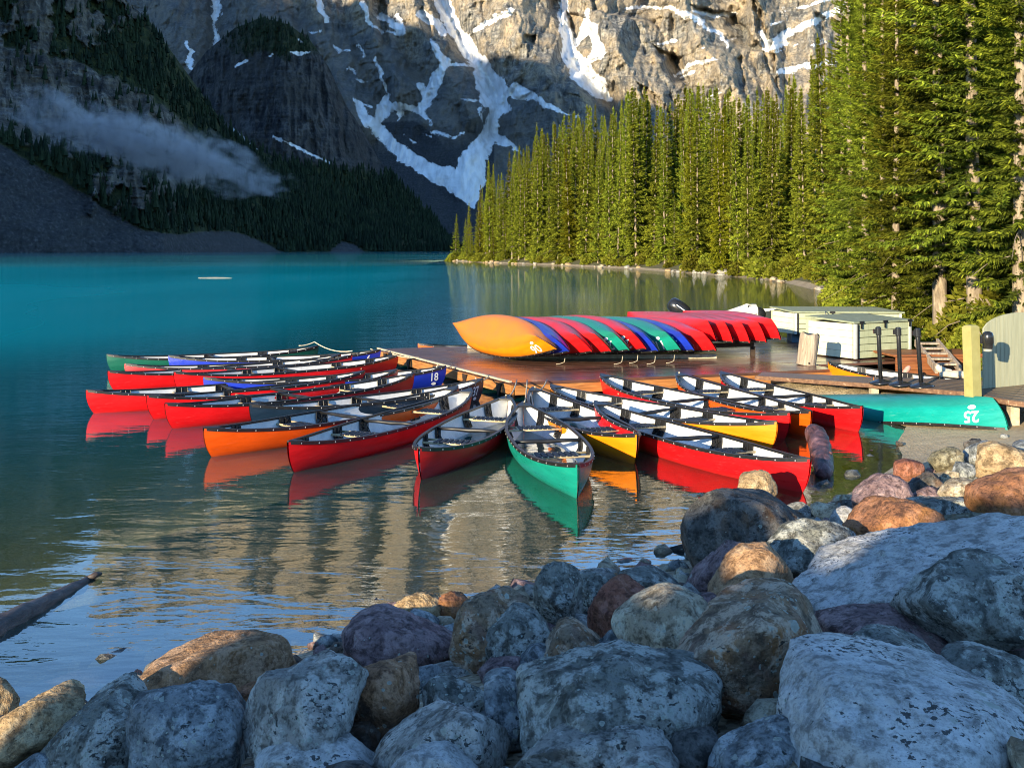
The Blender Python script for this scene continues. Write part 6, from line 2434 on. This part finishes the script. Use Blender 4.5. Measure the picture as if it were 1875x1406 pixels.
    ([(1256, 964), (1265, 933), (1292, 908), (1322, 902), (1367, 905), (1422, 917), (1445, 931), (1470, 950), (1475, 1000), (1420, 1040), (1340, 1060), (1281, 1055), (1262, 1010)], 'dark', 'large smooth dark boulder standing at the water edge by the long red canoe', 0.0, 1.0, 7),
    ([(1353, 892), (1367, 872), (1388, 863), (1408, 861), (1420, 874), (1423, 891), (1419, 930), (1385, 935), (1354, 915)], 'tan', 'small sunlit yellow rock in the water in front of the long red canoe', 0.0, 1.0, 9),
    ([(1397, 1002), (1420, 980), (1442, 963), (1485, 949), (1540, 963), (1588, 988), (1594, 1012), (1582, 1040), (1520, 1062), (1478, 1072), (1440, 1050), (1415, 1032)], 'lichen', 'dark boulder with white lichen flecks right of the large smooth dark boulder', 0.0, 1.05, 9),
    ([(1329, 1046), (1333, 1023), (1361, 1006), (1399, 1001), (1420, 1015), (1452, 1062), (1458, 1080), (1431, 1105), (1349, 1122), (1279, 1105), (1308, 1066)], 'orange', 'sunlit orange tan boulder below the large smooth dark boulder', 0.0, 1.0, 9),
    ([(1265, 1090), (1281, 1055), (1336, 998), (1358, 995), (1380, 1001), (1390, 1035), (1340, 1095), (1290, 1105)], 'purple', 'grey brown stone behind the sunlit orange tan boulder', 0.1, 1.0, 9),
    ([(1272, 1098), (1310, 1094), (1349, 1114), (1350, 1135), (1322, 1142), (1285, 1135)], 'purple', 'small smooth purple stone under the sunlit orange tan boulder', 0.0, 1.2, 8),
    ([(1563, 982), (1588, 941), (1611, 924), (1647, 920), (1669, 922), (1709, 934), (1735, 1000), (1690, 1020), (1619, 1035), (1590, 1025)], 'rust', 'rusty ridge backed boulder with an orange left face at right', 0.0, 1.0, 11),
    ([(1655, 925), (1690, 917), (1730, 914), (1788, 915), (1792, 945), (1730, 962), (1690, 955)], 'lichen', 'dark flat topped stone behind the olive boulder', 0.1, 1.1, 10),
    ([(1714, 955), (1740, 947), (1762, 944), (1790, 944), (1816, 948), (1833, 958), (1839, 972), (1821, 990), (1754, 1008), (1728, 1003)], 'olive', 'low olive boulder resting above the largest pale slab', 0.0, 1.0, 8),
    ([(1552, 928), (1588, 902), (1611, 876), (1635, 874), (1659, 883), (1671, 906), (1666, 930), (1611, 940), (1575, 945)], 'purple', 'dark purple boulder at the water edge by the wet log', 0.0, 1.0, 9),
    ([(1515, 957), (1530, 936), (1548, 928), (1562, 934), (1582, 943), (1572, 985), (1545, 985), (1520, 968)], 'pale', 'small pale lichen stone between the dark lichen boulder and the purple one', 0.0, 1.0, 9),
    ([(1657, 900), (1669, 886), (1707, 867), (1731, 879), (1732, 900), (1700, 915), (1675, 915)], 'dark', 'black stone behind the small purple stone', 0.05, 1.0, 9),
    ([(1664, 918), (1683, 900), (1702, 892), (1719, 895), (1724, 918), (1690, 930)], 'purple', 'small smooth purple stone beside the tan grey round one', 0.0, 1.0, 8),
    ([(1717, 914), (1721, 898), (1738, 883), (1762, 877), (1783, 881), (1796, 894), (1793, 920), (1754, 928)], 'tanlichen', 'round tan grey stone below the big striped tan boulder', 0.0, 1.0, 7),
    ([(1639, 874), (1642, 848), (1664, 843), (1688, 848), (1698, 868), (1665, 884)], 'red', 'small red brown stone at the edge of the gravel beach', 0.0, 1.0, 9),
    ([(1701, 842), (1713, 827), (1731, 819), (1750, 821), (1768, 834), (1766, 852), (1740, 866), (1712, 860)], 'olive', 'grey tan stone lying on the gravel beach', 0.0, 1.0, 8),
    ([(1721, 874), (1735, 862), (1752, 864), (1755, 882), (1731, 888)], 'tanlichen', 'little tan stone between the beach stones', 0.0, 1.0, 8),
    ([(1748, 862), (1757, 848), (1778, 848), (1788, 857), (1782, 882), (1752, 884)], 'blue', 'small blue grey stone left of the big striped tan boulder', 0.0, 1.0, 8),
    ([(1767, 836), (1776, 821), (1809, 807), (1824, 812), (1805, 850), (1780, 856)], 'blue', 'blue grey stone tucked behind the big striped tan boulder', 0.1, 1.0, 8),
    ([(1781, 876), (1788, 840), (1802, 821), (1826, 812), (1850, 814), (1880, 827), (1900, 845), (1900, 890), (1850, 895), (1805, 890)], 'tan', 'big striped tan boulder near the right edge below the upturned green canoe', 0.0, 1.0, 8),
    ([(1786, 945), (1791, 899), (1847, 875), (1880, 867), (1915, 868), (1915, 965), (1850, 972), (1805, 952)], 'rust', 'rust coloured split boulder at the right edge', 0.0, 1.0, 11),
    ([(1852, 820), (1875, 810), (1910, 812), (1910, 862), (1870, 845)], 'blue', 'blue grey boulder at the right edge behind the big striped tan one', 0.2, 1.0, 8),
    ([(1623, 1018), (1640, 1000), (1659, 993), (1685, 1011), (1680, 1030), (1640, 1030)], 'tanlichen', 'small pinkish grey stone on the upper edge of the largest pale slab', 0.25, 1.0, 9),
    ([(1683, 1010), (1695, 993), (1716, 993), (1747, 1001), (1730, 1020), (1695, 1020)], 'grey', 'small grey stone on the upper edge of the largest pale slab', 0.3, 1.0, 8),
    ([(1098, 1047), (1115, 1043), (1131, 1050), (1128, 1066), (1108, 1064)], 'tan', 'tiny tan stone at the water edge behind the lichen boulders', 0.1, 1.0, 8),
]
for i, (poly, mk, lab, ds, th, pw_) in enumerate(B_):
    xs = [q[0] for q in poly]
    ys = [q[1] for q in poly]
    yb = max(ys)
    cxp = sum(xs) / len(xs)
    d0 = contact_depth(cxp, yb - 0.06 * (yb - min(ys)))
    wpx = math.sqrt((max(xs) - min(xs)) * (yb - min(ys)))
    half = th * 0.5 * wpx * d0 / F
    depth = d0 + 0.35 * half + ds
    big = max(xs) - min(xs) > 330
    me, cen, sx_, sz_, T = boulder(400 + i, poly, depth, th, pw_, 0.055 if mk not in ('brown', 'dark', 'red') else 0.035, 10, 6 if big else None)
    o = link('boulder', me, None, RM[mk])
    o.location = cen
    o['label'] = lab
    o['category'] = 'boulder'
    o['group'] = BG

# smaller stones fill the gaps of the bank and line the forest shore
pr_ = []
for i in range(5):
    r = np.random.default_rng(900 + i)
    dirs, F_ = ICO[2]
    N = r.normal(size=(14, 3))
    N /= np.linalg.norm(N, axis=1)[:, None]
    dn = np.clip(dirs @ N.T, 0, None) / (0.75 + 0.3 * r.random(14))[None, :]
    V = dirs * ((dn ** 8).sum(1) ** (-1 / 8))[:, None]
    V = V + dirs * (0.08 * fbm(V * 2 + i * 7, 3))[:, None]
    pr_.append((V * np.array([1.0, 0.85, 0.65]), F_))


def stone_field(name, pts, sizes, mats, label, seed):
    r = np.random.default_rng(seed)
    VV, FF, MI = [], [], []
    b = 0
    for (x, y, z), s_ in zip(pts, sizes):
        V, F_ = pr_[int(r.integers(5))]
        a = r.random() * 6.28
        Rz = np.array([[math.cos(a), -math.sin(a), 0], [math.sin(a), math.cos(a), 0], [0, 0, 1]])
        VV.append((V * s_) @ Rz.T + np.array([x, y, z]))
        FF.append(F_ + b)
        MI.append(np.full(len(F_), int(r.integers(len(mats)))))
        b += len(V)
    me = mesh_np(name, np.vstack(VV), np.vstack(FF), True)
    for m_ in mats:
        me.materials.append(m_)
    me.polygons.foreach_set('material_index', np.concatenate(MI).astype(np.int32))
    tag(link(name, me), label, 'stones', kind='stuff')


r = np.random.default_rng(77)
pts, szs = [], []
for _ in range(4000):
    x, y = r.uniform(-4, 7.5), r.uniform(2.4, 14)
    if abs(x) > 0.52 * y + 0.4:
        continue
    sd_ = float(shore_sd(x, y))
    if sd_ < -0.9 or sd_ > 5 or (y > 10.5 and r.random() < 0.85):
        continue
    s_ = 0.05 + 0.09 * r.random() ** 2
    pts.append((x, y, gz(x, y) + s_ * 0.2))
    szs.append(s_)
    if len(pts) > 620:
        break
stone_field('rubble', pts, szs, [RM['grey'], RM['blue'], RM['purple'], RM['tanlichen'], RM['dark']], 'small stones filling the gaps between the shore boulders', 5)
SHR = 'small rocks along the forest waterline'
for i in range(90):
    k = r_.random() * (len(shore_pts) - 3.2) + 2.1
    a, b = shore_pts[int(k)], shore_pts[min(int(k) + 1, len(shore_pts) - 1)]
    p = a.lerp(b, k - int(k))
    s_ = r_.uniform(0.15, 0.42) * (1.2 if p.y > 100 else 0.8)
    if i < 5:
        V, F_ = pr_[i]
        me = mesh_np('shore_rock', V, F_, True)
        me.materials.append(RM['tanlichen'])
        pr_[i] = pr_[i] + (me,)
    x, y = p.x + r_.uniform(-0.5, 0.6), p.y + r_.uniform(-0.3, 0.3)
    o = link('shore_rock', pr_[i % 5][2], None, RM[('tanlichen', 'tan', 'grey')[i % 3]])
    o.location = (x, y, max(gz(x, y), -0.1) + 0.1 * s_)
    o.scale = (s_, s_, s_)
    o.rotation_euler = (0, 0, r_.uniform(0, 6.28))
    tag(o, 'pale rock lying at the waterline below the forest', 'rock', SHR)

# ------------------------------------------------------------------ unseen rock pile behind left of the viewpoint; crest shaped to shade near boulders
PROF = [(-5.2, 0.0), (-4.75, 2.3), (-4.5, 3.15), (-4.3, 3.65), (-4.0, 4.1), (-3.6, 4.3), (-3.2, 4.4), (-2.95, 4.6), (-2.7, 4.5), (-2.52, 4.08), (-2.28, 4.08), (-2.12, 4.5),
        (-2.02, 4.25), (-1.8, 4.28), (-1.62, 4.7), (-1.0, 4.75), (3.0, 5.0), (8.0, 4.6), (10.0, 3.0)]
pn = np.linspace(-5.2, 10.0, 220)
hp_ = interp(pn, PROF) + 0.2 + 0.07 * fbm(np.stack([pn * 1.4, 0 * pn, 0 * pn + 3], 1), 4)
rows = []
SO = -12.0
for k, (ds, fz) in enumerate(((-8, 0.0), (-6, 0.3), (-4, 0.6), (-2, 0.86), (-1, 0.95), (0, 1.0), (1, 0.94), (2, 0.82), (3.2, 0.6), (4.5, 0.36), (6, 0.10), (7, 0.0))):
    s = SO + ds + 0 * pn
    z = hp_ * fz + (0.25 * fbm(np.stack([pn * 1.1, s * 1.1, 0 * pn], 1), 4) if 0 < fz < 1 else 0)
    rows.append(np.stack([sx * s + sy * pn, sy * s - sx * pn, z - 0.2], 1))
P = np.stack(rows, 0)
me = mesh_np('unseen_rock_pile', P.reshape(-1, 3), grid_faces(P.shape[0], P.shape[1]), False, RM['grey'])
tag(link('unseen_rock_pile', me), 'high unseen pile of boulders behind the viewpoint shaped to shade the near shore', 'rock pile')
